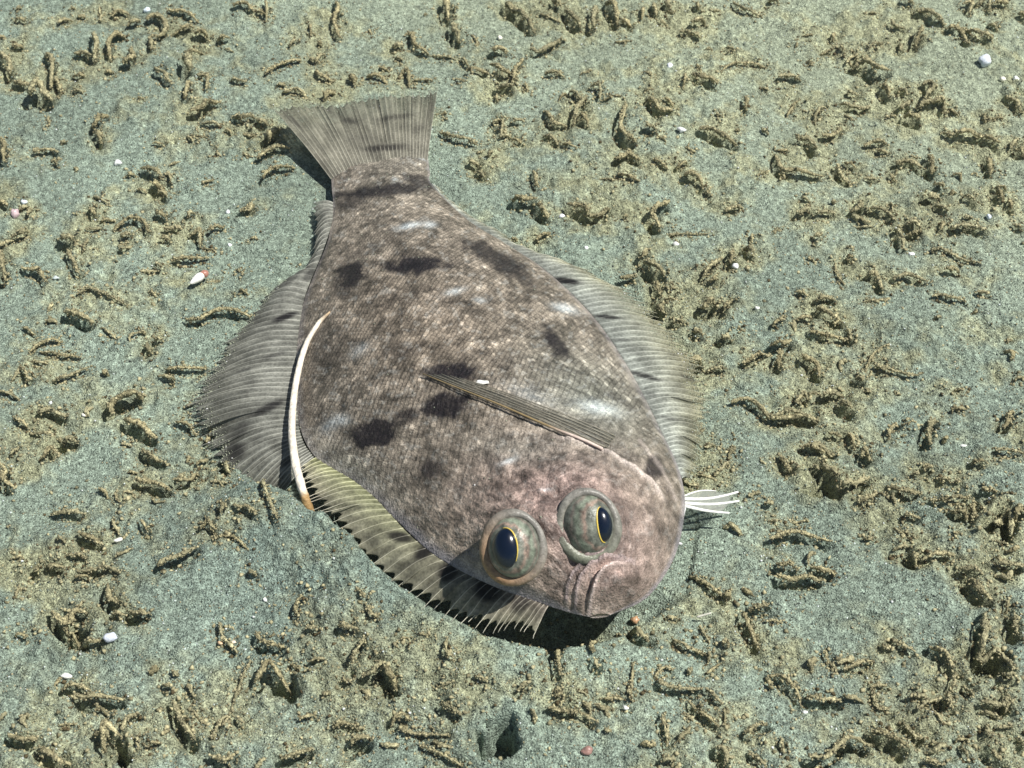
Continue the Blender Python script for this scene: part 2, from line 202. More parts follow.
def survey_mud():
    _dens[:] = 0; _pit[:] = 0
    xx, yy = np.meshgrid(np.arange(-10, 11) * .12, np.arange(-10, 11) * .12, indexing='ij')
    for (Pp, rp_), P, r in zip(TUBES, TUBE_XY, TUBE_R):
        for q in spline(P, np.linspace(0, 1, 7)):
            i = int((q[0] + 30) / .12); j = int((q[1] + 22) / .12)
            if 12 <= i < len(_gx) - 13 and 12 <= j < len(_gy) - 13:
                _dens[i - 10:i + 11, j - 10:j + 11] += (r / .2) * np.exp(-(xx ** 2 + yy ** 2) / (2 * .34 ** 2)) * .22
        dep = np.interp(rp_, [1.4, 2.2, 4], [0, .17, .60]); sg = max(1.05 * r, .07); h = int(3 * sg / PS) + 1
        if dep < .01: continue
        gx, gy = np.meshgrid(np.arange(-h, h + 1) * PS, np.arange(-h, h + 1) * PS, indexing='ij')
        L = np.linalg.norm(np.diff(P, axis=0), axis=1).sum(); n = int(L / .08) + 2
        for q in spline(P, np.linspace(.05, .95, n)):
            i = int((q[0] - 1.0 * r - PX0) / PS); j = int((q[1] - .5 * r - PY0) / PS)
            if h < i < 1499 - h and h < j < 1499 - h:
                s_ = _pit[i - h:i + h + 1, j - h:j + h + 1]; np.maximum(s_, dep * np.exp(-(gx ** 2 + gy ** 2) / (2 * sg ** 2)), out=s_)
def PIT_AT(x, y):
    i = ((x - PX0) / PS); j = ((y - PY0) / PS); ok = (i > 1) & (i < 1498) & (j > 1) & (j < 1498); i = np.clip(i, 0, 1498); j = np.clip(j, 0, 1498)
    a, b = i.astype(int), j.astype(int); fa, fb = i - a, j - b
    return ok * ((_pit[a, b] * (1 - fa) + _pit[a + 1, b] * fa) * (1 - fb) + (_pit[a, b + 1] * (1 - fa) + _pit[a + 1, b + 1] * fa) * fb)
survey_mud()
def DENS_AT(x, y):
    fx = np.clip((np.asarray(x) + 30) / .12, 0, len(_gx) - 2); fy = np.clip((np.asarray(y) + 22) / .12, 0, len(_gy) - 2)
    i = fx.astype(int); j = fy.astype(int); a = fx - i; b = fy - j
    return (_dens[i, j] * (1 - a) + _dens[i + 1, j] * a) * (1 - b) + (_dens[i, j + 1] * (1 - a) + _dens[i + 1, j + 1] * a) * b
def ground_z(x, y, fine=True):
    x = np.asarray(x, float); y = np.asarray(y, float); sh = x.shape; x = x.ravel(); y = y.ravel()
    far = smooth(60, 22, np.hypot(x, y))
    z = .42 * fbm(x / 5.5, y / 5.5, 3, 2) + .20 * fbm(x / 1.7, y / 1.7, 9, 3, .55)
    de = np.minimum(DENS_AT(x, y), 1.4)
    mz = smooth(-.1, .35, fbm(x / 1.1, y / 1.1, 61, 3, .6)) * far
    z += np.maximum(de, .55 * mz) * (.05 + .28 * fbm(x / .35, y / .35, 21, 3, .68))
    if fine: z -= PIT_AT(x, y) * (1 + .8 * fbm(x / .12, y / .12, 25, 2))
    if fine: z += (.028 + .05 * mz) * fbm(x / .16, y / .16, 31, 3, .75) * far
    # flat bed under the fish, hollow under the head, bank of sand pushed up beside it
    px, py = seen(np.stack([x, y, 0 * x], -1))
    fish = smooth(60, -10, seg_dist(px, py, [(355, 130), (380, 200), (430, 330), (500, 430), (600, 540)])[0] - np.interp(py, [90, 190, 300, 420, 560, 620], [60, 45, 110, 190, 120, 60]))
    z = z * (1 - .92 * fish) - .06 * fish
    d, _, al = seg_dist(x, y, BANK); ins = inside(x, y, HOLLOW); sd = np.where(ins, -d, d)
    sd = sd + .10 * fbm(x / .5, y / .5, 41, 2)
    bank = np.exp(-np.clip(sd, 0, None) ** 2 / 1.4 ** 2) * smooth(-.16, .02, sd) * smooth(0, .12, al) * smooth(1.0, .72, al)
    z += .50 * bank * smooth(0, .15, al)
    deep = np.interp(al, [0, .2, .35, .55, .8, 1], [0, .1, .5, 1.0, 1.0, .1])
    z -= 1.05 * deep * smooth(.03, -.30, sd) * ins * smooth(2.8, 1.0, d)
    for (hx, hy, rx, ry, dep) in HOLES:
        if dep:
            c = HOLE_XY[hx]; q = np.hypot((x - c[0]) / rx, (y - c[1]) / (ry * 1.3)); q = q + .9 * fbm(x / .22, y / .22, 51, 3, .6)
            z -= dep * smooth(1.1, .25, q); z += .10 * np.exp(-((q - 1.5) / .5) ** 2)
    return z.reshape(sh)
HOLE_XY = {h[0]: ray_to(h[0], h[1], .2) for h in HOLES}
for _ in range(2):                           # set every tube on the bed it lies on, not on the level plane
    _f = np.array([q for P, r in TUBES for q in P]); p = ray_to(_f[:, 0] + .6, _f[:, 1] - .6, 0.0)
    for _k in range(3): p = ray_to(_f[:, 0] + .6, _f[:, 1] - .6, ground_z(p[:, 0], p[:, 1], False) + .03)
    TUBE_XY = np.split(p[:, :2], np.cumsum([len(P) for P, r in TUBES])[:-1]); survey_mud()
def axis(lo, hi, step, out, grow=1.22):
    a = list(np.arange(lo, hi, step)); s = step
    l, r = [lo], [a[-1]]
    while r[-1] < out: s *= grow; r.append(r[-1] + s); l.append(l[-1] - s)
    return np.array(l[:0:-1] + a + r[1:])
xs = axis(-17.5, 17.5, .042, 900); ys = []
y = -9.4
while y < 21: ys.append(y); y += .034 + .0016 * (y + 9.4)
s = .05; lo_, hi_ = [ys[0]], [ys[-1]]
while hi_[-1] < 900: s *= 1.22; hi_.append(hi_[-1] + s); lo_.append(lo_[-1] - s)
ys = np.array(lo_[:0:-1] + ys + hi_[1:])
X, Y = np.meshgrid(xs, ys, indexing='ij'); Z = ground_z(X, Y)
V = np.stack([X, Y, Z], -1).reshape(-1, 3)
x_, y_ = V[:, 0], V[:, 1]; de = np.minimum(DENS_AT(x_, y_), 1.3)
mud = smooth(.15, .95, de * .9 + .75 * fbm(x_ / 1.1, y_ / 1.1, 61, 4, .6) + .45 * fbm(x_ / .3, y_ / .3, 63, 3, .6) + .12)
mud = np.clip(mud + .45 * smooth(5, 17, x_ * .6 + y_), 0, 1)  # extra tint towards far right is not mud: warm glow painted in
clean = np.array([.232, .288, .232]); brown = np.array([.300, .312, .200])
mnd = np.exp(-((x_ - ray_to(300, 560, .3)[0]) ** 2 + (y_ - ray_to(300, 560, .3)[1]) ** 2) / 2.6 ** 2); mud = mud * (1 - .5 * mnd)
col = clean * (1 - .16 * mnd[:, None] * np.array([1.2, 1, .7])) + (brown - clean) * mud[:, None]
col = col * (1 + .5 * fbm(x_ / .08, y_ / .08, 71, 2, .8))[:, None] * (1 + .25 * fbm(x_ / 2.2, y_ / 2.2, 75, 2) + .16 * smooth(5, 17, x_ * .6 + y_))[:, None]  # last term lightens the far right, brighter light put into the sand colour
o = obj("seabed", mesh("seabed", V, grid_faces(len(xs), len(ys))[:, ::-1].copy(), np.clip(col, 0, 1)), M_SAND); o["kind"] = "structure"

# sand grains and mud crumbs: loose, uncountable
OCT = np.array([(1, 0, 0), (-1, 0, 0), (0, 1, 0), (0, -1, 0), (0, 0, 1), (0, 0, -1)], float)
OCF = np.array([(0, 2, 4), (2, 1, 4), (1, 3, 4), (3, 0, 4), (2, 0, 5), (1, 2, 5), (3, 1, 5), (0, 3, 5)])
def scatter(name, P, R, colr, m, jit=.35, flat=.8):
    n = len(P); r = RNG
    V = OCT[None] * R[:, None, None] * (1 + jit * (r.random((n, 6, 1)) - .5) * 2)
    a = r.random(n) * 6.28; b = r.random(n) * 1.2; ca, sa, cb, sb = np.cos(a), np.sin(a), np.cos(b), np.sin(b)
    x, y, z = V[..., 0], V[..., 1], V[..., 2]
    y, z = y * cb[:, None] - z * sb[:, None], y * sb[:, None] + z * cb[:, None]
    x, y = x * ca[:, None] - y * sa[:, None], x * sa[:, None] + y * ca[:, None]
    V = np.stack([x, y, z * flat], -1) + P[:, None]
    F = (OCF[None] + (np.arange(n) * 6)[:, None, None]).reshape(-1, 3)
    o = obj(name, mesh(name, V.reshape(-1, 3), F, np.repeat(colr, 6, 0), False), m); o["kind"] = "stuff"; return o
def rand_px(n, x0=-60, x1=1084, y0=-40, y1=820):
    return ray_to(RNG.uniform(x0, x1, n), RNG.uniform(y0, y1, n), 0.0)
n = 52000; P = rand_px(n); P[:, 2] = ground_z(P[:, 0], P[:, 1])
dist = np.linalg.norm(P - CAM, axis=1); R = (.011 + .016 * RNG.random(n) ** 3) * (dist / 30) ** .5; P[:, 2] += R * .3
k = RNG.random(n)[:, None]
cg = np.array([.20, .24, .20]) * (.55 + 1.1 * RNG.random((n, 1)))
cg = np.where(k < .10, np.array([.04, .05, .045]), cg); cg = np.where((k > .10) & (k < .30), np.array([.36, .31, .19]) * (.6 + .6 * RNG.random((n, 1))), cg)
cg = np.where(k > .955, np.array([.62, .68, .66]), cg)
scatter("sand_grains", P, R, cg, M_GRAIN)
n2_ = 420; P = rand_px(n2_); P[:, 2] = ground_z(P[:, 0], P[:, 1]) + .02; scatter("bright_sand_grains", P, .012 + .022 * RNG.random(n2_) ** 3, np.array([.80, .84, .82]) * (.7 + .3 * RNG.random((n2_, 1))), M_GRAIN)
# crumbs gather by the tubes
Q = []
for P_, r_ in zip(TUBE_XY, TUBE_R):
    L = np.linalg.norm(np.diff(P_, axis=0), axis=1).sum(); m_ = int(20 + 80 * min(L, 1.5) + 160 * r_)
    q = spline(P_, RNG.random(m_)); Q.append(q + RNG.normal(0, .10 + r_ * 1.0, (m_, 2)))
q2 = rand_px(9000)[:, :2]; q2 = q2[RNG.random(len(q2)) < .25 + fbm(q2[:, 0] / 1.3, q2[:, 1] / 1.3, 61, 3) * 1.4]; Q.append(q2)
Q = np.vstack(Q); n = len(Q); R = .012 + .036 * RNG.random(n) ** 2.8
P = np.column_stack([Q, ground_z(Q[:, 0], Q[:, 1]) + R * .35])
cc = np.array([.34, .312, .19]) * (.5 + .9 * RNG.random((n, 1))); cc = np.where(RNG.random((n, 1)) < .14, np.array([.10, .08, .045]), cc)
scatter("mud_crumbs", P, R, cc, M_CRUMB, .65)

# ------------------------------------------------------------------ the mud tubes
def tube_mesh(i, P2, r, extra=0):
    rs = np.random.default_rng(1000 + i); L = np.linalg.norm(np.diff(P2, axis=0), axis=1).sum(); L = max(L, .05)
    n = int(np.clip(L / .045, 8, 34)); t = np.linspace(0, 1, n); q = spline(P2, t)
    w1, w2 = rs.normal(0, .25 * r, (2, 5)); q = q + np.column_stack([spline(w1, t), spline(w2, t)])
    r = r * .85; arch = r * rs.uniform(1.1, 3.4) * (.6 + .4 * min(L, 1.2)); a = rs.uniform(.25, .75)
    prof = np.interp(t, [0, a * .55, a, 1 - (1 - a) * .5, 1], [rs.uniform(-.2, .7), .85, 1, .8, rs.uniform(-.4, .5)])
    z = ground_z(q[:, 0], q[:, 1], False); z = np.convolve(np.pad(z, 2, mode='edge'), np.ones(5) / 5, 'valid')
    R = r * (.72 + .22 * np.sin(np.pi * np.clip(t * .95 + .05, 0, 1)) + .26 * (rs.random(n) - .5) * 2)
    R = R * np.interp(t, [0, .08, .85, 1], [.65, 1, .9, rs.uniform(.35, .8)])
    p = np.column_stack([q, z + r * .35 + arch * prof])
    V, F = tube(p, R, 9, .42, 77 + i); base = np.array([p[n // 2][0], p[n // 2][1], z[n // 2]])
    b = .62 + .62 * rs.random((len(V), 1)); hue = rs.random()
    c = (np.array([.350, .312, .180]) * (1 - .5 * hue) + np.array([.33, .33, .215]) * .5 * hue) * b * rs.uniform(.8, 1.15)
    return V, F, c, base, L
order = sorted(range(len(TUBES)), key=lambda i: -(TUBES[i][1] * (2 * TUBES[i][1] + sum(math.dist(a, b) for a, b in zip(TUBES[i][0], TUBES[i][0][1:])))))
SINGLE = order[:285]
MARKS = [("the tail fin", 355, 115), ("the white cone shell", 197, 278), ("the spread left fin", 210, 400), ("the snout", 600, 640), ("the white pelvic fin", 735, 500),
         ("the burrow hole", 498, 735), ("the spread right fin", 690, 350), ("the bluish shell cluster", 985, 62), ("the round pearly shell", 110, 638),
         ("the white wedge chip", 119, 540), ("the pink and white pebble", 18, 210), ("the squarish white chip", 118, 163), ("the bluish top edge chip", 147, 10), ("the wide white chip", 682, 131),
         ("the reddish pebble", 587, 752), ("the lone chip on grey sand", 964, 446), ("the silt smudge", 860, 690), ("the lower right corner", 1020, 760), ("the lower left corner", 5, 765),
         ("the sand dimple behind the fish", 640, 190), ("the top edge behind the tail", 450, 10), ("the right margin chip", 989, 217), ("the chip at the thin stick", 676, 244), ("the bank by the fringe", 330, 610), ("the upper right sand", 860, 100)]
info = {}
for i in SINGLE:
    P, r = TUBES[i]; L = sum(math.dist(a, b) for a, b in zip(P, P[1:])); ch = math.dist(P[0], P[-1]); cx, cy = np.mean(P, axis=0)
    size = "stubby" if L < 3.2 * r * 2 and r > 2.6 else "tiny" if L < 12 else "short" if L < 22 else "medium" if L < 38 else "long"
    width = "fat" if r >= 3 else "slim" if r <= 1.75 else ""
    bend = "hooked" if ch < .82 * L else "curved" if ch < .965 * L else "straight"
    ang = abs(math.degrees(math.atan2(P[-1][1] - P[0][1], P[-1][0] - P[0][0]))) % 180
    lie = "upright" if 60 < ang < 120 else "flat-lying" if ang < 25 or ang > 155 else "slanting"
    m = min(MARKS, key=lambda m: math.hypot(m[1] - cx, m[2] - cy)); dx, dy = cx - m[1], cy - m[2]
    a = math.degrees(math.atan2(-dy, dx)) % 360; d = ["right of", "above and right of", "above", "above and left of", "left of", "below and left of", "below", "below and right of"][int((a + 22.5) // 45) % 8]
    if len(m[0].split()) > 4 and width and lie: lie = ""
    if len(m[0].split()) > 4: width = ""
    info[i] = (" ".join(t for t in (size, width, bend, lie) if t) + " mud tube " + d + " " + m[0], math.hypot(dx, dy))
groups = {}
for i in SINGLE: groups.setdefault(info[i][0], []).append(i)
ORD = ["nearest", "second nearest", "third nearest", "fourth nearest", "fifth nearest", "sixth nearest"]
LABEL = {}; STUCK = []
for lab, ids in groups.items():
    ids.sort(key=lambda i: info[i][1])
    if len(ids) > 1 and len(lab.split()) > 14: lab = lab.replace("flat-lying ", "").replace("slanting ", "")
    for k_, i in enumerate(ids): LABEL[i] = lab if len(ids) == 1 else lab.replace(" mud tube ", " mud tube %s, " % ORD[k_])
for i in SINGLE:
    V, F, c, base, L = tube_mesh(i, TUBE_XY[i], TUBE_R[i])
    o = obj("mud_tube", mesh("mud_tube", V - base, F, c), M_TUBE, None, base)
    tag(o, LABEL[i], "worm tube", "mud tubes littering the sand")
    k_ = np.random.default_rng(i).integers(0, len(V), int(34 + 80 * min(L, 1.4))); STUCK.append(V[k_])
def joined(name, parts, m):
    Vs, Fs, Cs, k = [], [], [], 0
    for V, F, c in parts: Vs.append(V); Fs += [tuple(a + k for a in f) for f in F]; Cs.append(c); k += len(V)
    o = obj(name, mesh(name, np.vstack(Vs), Fs, np.vstack(Cs)), m); o["kind"] = "stuff"; return o
rest = [tube_mesh(i, TUBE_XY[i], TUBE_R[i])[:3] for i in order[285:]]
for k in range(1150):                         # bits too small to tell apart, and the bed beyond the picture
    if k < 170: p = ray_to(RNG.uniform(0, 1024), RNG.uniform(0, 768), 0)[:2]; sc_ = .45
    else:
        while True:
            p = RNG.uniform((-42, -30), (42, 60)); qx, qy = seen(np.array([p[0], p[1], 0]))
            if not (-12 < qx < 1036 and -12 < qy < 780) and fbm(p[:1] / 5, p[1:] / 5, 91, 2)[0] > -.15: break
        sc_ = 1
    if k < 170:
        qx, qy = seen(np.array([p[0], p[1], 0]))
        if 190 < qx < 720 and 80 < qy < 660: continue
    a = RNG.uniform(0, 6.28); L = RNG.uniform(.2, .8) * sc_; b = a + RNG.uniform(-1.2, 1.2)
    P2 = np.array([p, p + L * .5 * np.array([math.cos(a), math.sin(a)]), p + L * .5 * np.array([math.cos(a) + math.cos(b), math.sin(a) + math.sin(b)])])
    rest.append(tube_mesh(2000 + k, P2, RNG.uniform(.03, .065) if sc_ < 1 else RNG.uniform(.04, .09))[:3])
joined("tube_litter", rest, M_TUBE)
P = np.vstack(STUCK + [v[0][::4] for v in rest]); n = len(P); P = P + RNG.normal(0, .014, P.shape); R = .009 + .024 * RNG.random(n) ** 2.2
cc = np.array([.36, .33, .205]) * (.4 + .95 * RNG.random((n, 1))); scatter("mud_flecks", P, R, cc, M_CRUMB, .6)

# ------------------------------------------------------------------ the flatfish
fish = bpy.data.objects.new("flatfish", None); C.objects.link(fish); FB = ray_to(450, 380, 0); fish.location = Vector(FB) * S
tag(fish, "mottled grey brown flatfish with two raised eyes resting on the silty seabed", "flatfish")
def part(name, V, F, m, col=None, parent=None, label=None):
    par = parent or fish
    o = obj(name, mesh(name, np.asarray(V) - FB, F, col), m, par)
    if label: o["label"] = label
    return o
KS = [0, .05, .10, .18, .26, .34, .42, .50, .58, .66, .73, .79, .84, .88, .92, .95, .98, 1]
LP = [(331, 174), (332, 190), (333, 208), (328, 240), (316, 270), (303, 305), (297, 345), (296, 385), (299, 425), (318, 460), (362, 488), (400, 524), (430, 552), (465, 573), (505, 591), (540, 603), (568, 612), (590, 617)]
RP = [(428, 158), (430, 172), (433, 186), (470, 221), (505, 243), (540, 266), (572, 294), (600, 325), (625, 362), (645, 398), (661, 431), (674, 457), (682, 480), (685, 505), (680, 540), (668, 570), (645, 599), (610, 615)]
EL = [.25, .28, .3, .35, .4, .42, .45, .48, .5, .6, .75, .95, 1.1, 1.2, 1.2, 1.15, 1.1, 1.05]
ER = [.25, .28, .3, .35, .4, .42, .45, .48, .5, .52, .55, .6, .65, .7, .8, .9, 1.0, 1.05]
PK = [.42, .54, .72, 1.02, 1.3, 1.55, 1.78, 1.95, 2.08, 2.16, 2.22, 2.26, 2.26, 2.2, 2.1, 1.9, 1.6, 1.12]
L3 = np.array([ray_to(*p, h) for p, h in zip(LP, EL)]); R3 = np.array([ray_to(*p, h) for p, h in zip(RP, ER)])
NU, NV = 620, 400
s_ = np.linspace(0, 1, NU); s_ = np.where(s_ > .9, .9 + .1 * np.sin((s_ - .9) / .1 * math.pi / 2), s_)
tt = np.sin(np.linspace(-1, 1, NV) * math.pi / 2 * .86) / math.sin(math.pi / 2 * .86)
Lc, Rc, Pc = knots(KS, L3, s_), knots(KS, R3, s_), knots(KS, PK, s_)
def body_pt(Lc, Rc, Pc, T):
    e = Lc + (Rc - Lc) * ((T + 1) / 2)[..., None]
    f = (1 - np.abs(T) ** 1.9).clip(0) ** EXP[:, None]
    e = e.copy(); e[..., 2] = e[..., 2] + (Pc - e[..., 2]) * f; return e
EXP = 1.02 - .22 * smooth(.62, .9, s_)
A_ = body_pt(Lc[:, None], Rc[:, None], Pc[:, None] + 0 * tt[None], np.broadcast_to(tt, (NU, NV)))
px, py = seen(A_)
def blob(cx, cy, rx, ry, ang=0, soft=1.0):
    a = math.radians(ang); dx, dy = px - cx, py - cy; u = dx * math.cos(a) + dy * math.sin(a); v = -dx * math.sin(a) + dy * math.cos(a)
    return np.exp(-((u / rx) ** 2 + (v / ry) ** 2) ** 1.0 * soft)
# face relief
dz = np.zeros_like(px)
dz += .46 * blob(515, 546, 38, 42) + .36 * blob(586, 520, 42, 44)           # sockets
dz += .10 * blob(551, 530, 12, 26, -15) - .10 * blob(552, 505, 16, 10)
for (x, y, rx, ry, a, h) in [(552, 566, 12, 9, 20, .07), (570, 588, 20, 10, 35, .09), (618, 590, 22, 16, -20, .12), (645, 545, 18, 30, 15, .05), (535, 592, 26, 8, 25, .06), (548, 578, 9, 6, 0, .06), (562, 577, 6, 5, 0, .06), (600, 596, 9, 12, -20, .05), (630, 582, 14, 5, -25, .05), (660, 520, 10, 26, 10, .05), (556, 596, 10, 5, 20, .05), (572, 566, 5, 3, -40, -.09), (580, 560, 6, 4, 0, .05), (590, 480, 40, 18, 10, .05)]:
    dz += h * blob(x, y, rx, ry, a)
LIP = [(589, 615), (591, 600), (596, 584), (605, 573), (618, 568), (632, 568)]
LIP2 = [(575, 610), (576, 596), (580, 580), (590, 568), (606, 561), (622, 561), (634, 565)]
LIP3 = [(566, 604), (567, 590), (573, 576), (585, 563), (602, 556)]
for ln, h, wd in ((LIP, .10, 2.6), (LIP2, .055, 2.2), (LIP3, .035, 2.0)):
    d, sd, al = seg_dist(px, py, ln); fade = smooth(0, .12, 1 - al)
    dz += fade * (h * np.exp(-(d / wd) ** 2) - h * 1.3 * np.exp(-((d - wd * 1.9) / (wd * .8)) ** 2) * (sd < 0))
GILL = [(546, 434), (575, 441), (605, 452), (635, 468), (655, 487), (668, 508)]
d, sdg, alg = seg_dist(px, py, GILL); gl = smooth(0, .2, alg) * smooth(1, .85, alg)
dz += gl * (.05 * np.exp(-(d / 3) ** 2) - .07 * np.exp(-((d - 6) / 3) ** 2) * (sdg < 0))
GILL2 = [(640, 440), (662, 470), (676, 500)]; d2, sd2, al2 = seg_dist(px, py, GILL2); dz += .03 * np.exp(-(d2 / 3) ** 2)
MID = [(385, 170), (420, 260), (470, 350), (520, 410), (560, 400), (610, 395), (655, 440)]
# scales, laid as overlapping diamonds along the body
ax_len = np.concatenate([[0], np.cumsum(np.linalg.norm(np.diff((Lc + Rc) / 2, axis=0), axis=1))])[:, None] + 0 * px
wd_ = np.linalg.norm(Rc - Lc, axis=1)[:, None]; ac = tt[None] * wd_ / 2 * 1.02
warp = .17 * fbm(ax_len / 1.5, ac / 1.5, 201, 2) + .03 * fbm(ax_len / .25, ac / .25, 203, 2)
wrp2 = .22 * fbm(ax_len / 2.5, ac / 2.5, 207, 2)
ua = (ax_len + warp + .05 * ac ** 2 * .2) / .125; va = (ac + wrp2) / .112
du, dv = (ua + va), (ua - va); fu, fv = du - np.floor(du), dv - np.floor(dv)
head = smooth(.70, .84, s_)[:, None] + 0 * px
marg = smooth(1.0, .88, np.abs(tt))[None] + 0 * px
scale_h = ((1 - fu) + (1 - fv)) * .5; cell = np.random.default_rng(5).random((512, 512))[np.floor(du).astype(int) & 511, np.floor(dv).astype(int) & 511]
edge = np.minimum(np.minimum(fu, 1 - fu), np.minimum(fv, 1 - fv))
sc_amt = (1 - .8 * head) * marg
dz += sc_amt * .026 * (scale_h - .5) + sc_amt * .008 * (cell - .5)
dz += .05 * fbm(px / 26, py / 26, 211, 3) * marg + head * marg * (.035 * fbm(px / 5, py / 4, 215, 3, .7) + .06 * fbm(px / 15, py / 12, 217, 2))
dz *= smooth(1.0, .94, np.abs(tt))[None] * smooth(1.0, .985, s_)[:, None]
A_[..., 2] += dz
# pigment
base = np.zeros(px.shape + (3,)); base[:] = (.200, .172, .138)
pink = np.clip(1.0 * blob(555, 500, 80, 60) + .8 * blob(610, 570, 70, 55), 0, 1)[..., None]; base = base * (1 - pink) + np.array([.265, .195, .172]) * pink
warm = np.clip(.9 * blob(420, 330, 100, 60, 20), 0, 1)[..., None]; base = base * (1 - .5 * warm) + np.array([.25, .20, .15]) * .5 * warm
grey = np.clip(blob(590, 400, 70, 40, 30) + .6 * blob(345, 470, 50, 22, 35) + .5 * blob(400, 120, 60, 60) + .5 * blob(520, 450, 50, 16, 10), 0, 1)[..., None]; base = base * (1 - .6 * grey) + np.array([.225, .245, .21]) * .6 * grey
n1 = fbm(px / 22, py / 16, 221, 4, .6)[..., None]; n2 = fbm(ax_len / .22, ac / .22, 225, 3, .7)[..., None]
base *= (1 + .55 * n1) * (1 + .8 * n2) * (1 + .5 * head * fbm(px / 9, py / 7, 227, 3, .6))[..., None]
base *= 1 + sc_amt[..., None] * (.55 * (cell[..., None] - .5) - .50 * (smooth(.18, .02, edge)[..., None]) + .45 * (cell[..., None] > .94) + .28 * (scale_h[..., None] - .5))
fl = smooth(.22, .5, fbm(px / 6 + 3, py / 4, 231, 3, .7))[..., None]; base += fl * np.array([.085, .09, .088]) * (1 - .4 * head[..., None])
for (x, y, rx, ry, a, k) in [(410, 226, 12, 3, -10, .35), (455, 291, 10, 3, -15, .3), (565, 309, 12, 4, 15, .35), (508, 462, 9, 3, -25, .3), (600, 408, 20, 6, 15, .3), (395, 180, 3, 2, 0, .2), (342, 420, 8, 5, 0, .2), (430, 225, 6, 3, 0, .3), (360, 350, 10, 5, -30, .15), (330, 425, 12, 6, -30, .15), (530, 395, 26, 7, 20, .10), (545, 497, 5, 1.6, -5, .3), (620, 345, 8, 4, 40, .12), (425, 158, 8, 2.5, 10, .4), (480, 300, 6, 3, 0, .2)]:
    base += k * blob(x, y, rx, ry, a)[..., None] * np.array([.85, 1, 1.08])
wob = .55 * fbm(px / 11, py / 9, 241, 4, .65)
dark = np.zeros_like(px)
for (x, y, rx, ry, a, k) in [(352, 274, 16, 13, -20, 1.0), (342, 288, 10, 14, 20, .6), (415, 265, 34, 9, -3, 1.0), (492, 257, 34, 10, 24, .9), (520, 275, 22, 8, 40, .7), (385, 191, 52, 6, -5, .9), (350, 203, 18, 7, -20, .7), (420, 182, 18, 6, 20, .8), (385, 154, 40, 4, -5, .8), (452, 373, 28, 10, 0, 1.0), (447, 404, 30, 12, -8, 1.0), (375, 433, 22, 15, -15, 1.2), (405, 418, 22, 8, -28, .7), (430, 470, 11, 10, -30, .8), (455, 484, 10, 7, 0, .35), (558, 346, 20, 8, 50, .95), (655, 468, 9, 12, -25, .9), (596, 445, 12, 5, 25, .7), (620, 400, 26, 4, 38, .5), (310, 262, 12, 6, -45, .5), (400, 350, 20, 10, 0, .3), (330, 345, 14, 20, 10, .3), (490, 460, 12, 8, 0, .4), (492, 503, 6, 5, 0, .5), (505, 360, 60, 8, 10, .2), (550, 512, 10, 10, 0, .45), (430, 300, 60, 14, 0, .15), (365, 250, 30, 6, -20, .35)]:
    dark = np.maximum(dark, k * smooth(.2, .74, blob(x, y, rx, ry, a, .8) + wob * .62 + .20 * (cell - .5) * (1 - head)))
dark = np.clip(dark, 0, 1)[..., None] * .94
base = base * (1 - dark) + np.array([.008, .006, .009]) * dark
rim = (gl * np.exp(-(d / 2.4) ** 2) + .45 * np.exp(-(d2 / 2.0) ** 2))[..., None]; base = base * (1 - rim * .65) + np.array([.72, .62, .56]) * rim * .65
dl, _, al = seg_dist(px, py, LIP); lp = (np.exp(-(dl / 2.0) ** 2) * smooth(1, .8, al))[..., None]; base = base * (1 - .8 * lp) + np.array([.62, .50, .46]) * .8 * lp
for ln in (LIP2, LIP3):
    dl, _, al = seg_dist(px, py, ln); lp = np.exp(-(dl / 1.5) ** 2)[..., None]; base = base * (1 - .6 * lp) + np.array([.42, .34, .34]) * .6 * lp
base *= (1 - .6 * blob(573, 566, 5, 2.5, -40))[..., None] * (1 - .5 * blob(558, 572, 4, 3, 0))[..., None]  # crease shade of nostril and snout painted into the skin colour
red = blob(349, 163, 3, 3)[..., None]; base = base * (1 - red) + np.array([.40, .10, .06]) * red
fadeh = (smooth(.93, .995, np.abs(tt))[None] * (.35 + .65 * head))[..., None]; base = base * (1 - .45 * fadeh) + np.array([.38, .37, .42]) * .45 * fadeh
# belly side closes the body
tb = tt[1:-1]; B_ = body_pt(Lc[:, None], Rc[:, None], Pc[:, None] + 0 * tb[None], np.broadcast_to(tb, (NU, NV - 2)))
eb = (Lc[:, None] + (Rc - Lc)[:, None] * ((tb + 1) / 2)[None, :, None]); B_[..., 2] = eb[..., 2] - (.30 - .22 * smooth(.7, .9, s_))[:, None] * (1 - np.abs(tb) ** 2)[None] ** .5 * np.minimum(1, (Pc[:, None] - .5))
V = np.concatenate([A_, B_[:, ::-1]], 1); K = V.shape[1]
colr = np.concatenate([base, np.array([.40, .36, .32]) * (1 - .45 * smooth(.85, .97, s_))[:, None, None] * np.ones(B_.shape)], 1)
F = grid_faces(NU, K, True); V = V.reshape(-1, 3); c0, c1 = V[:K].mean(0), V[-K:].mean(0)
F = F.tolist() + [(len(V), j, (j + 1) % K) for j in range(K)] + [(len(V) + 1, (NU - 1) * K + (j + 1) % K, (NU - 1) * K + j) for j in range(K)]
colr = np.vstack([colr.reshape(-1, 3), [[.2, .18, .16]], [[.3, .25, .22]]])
part("body", np.vstack([V, c0, c1]), [tuple(f[::-1]) for f in F], M_SKIN, np.clip(colr, .01, 1))

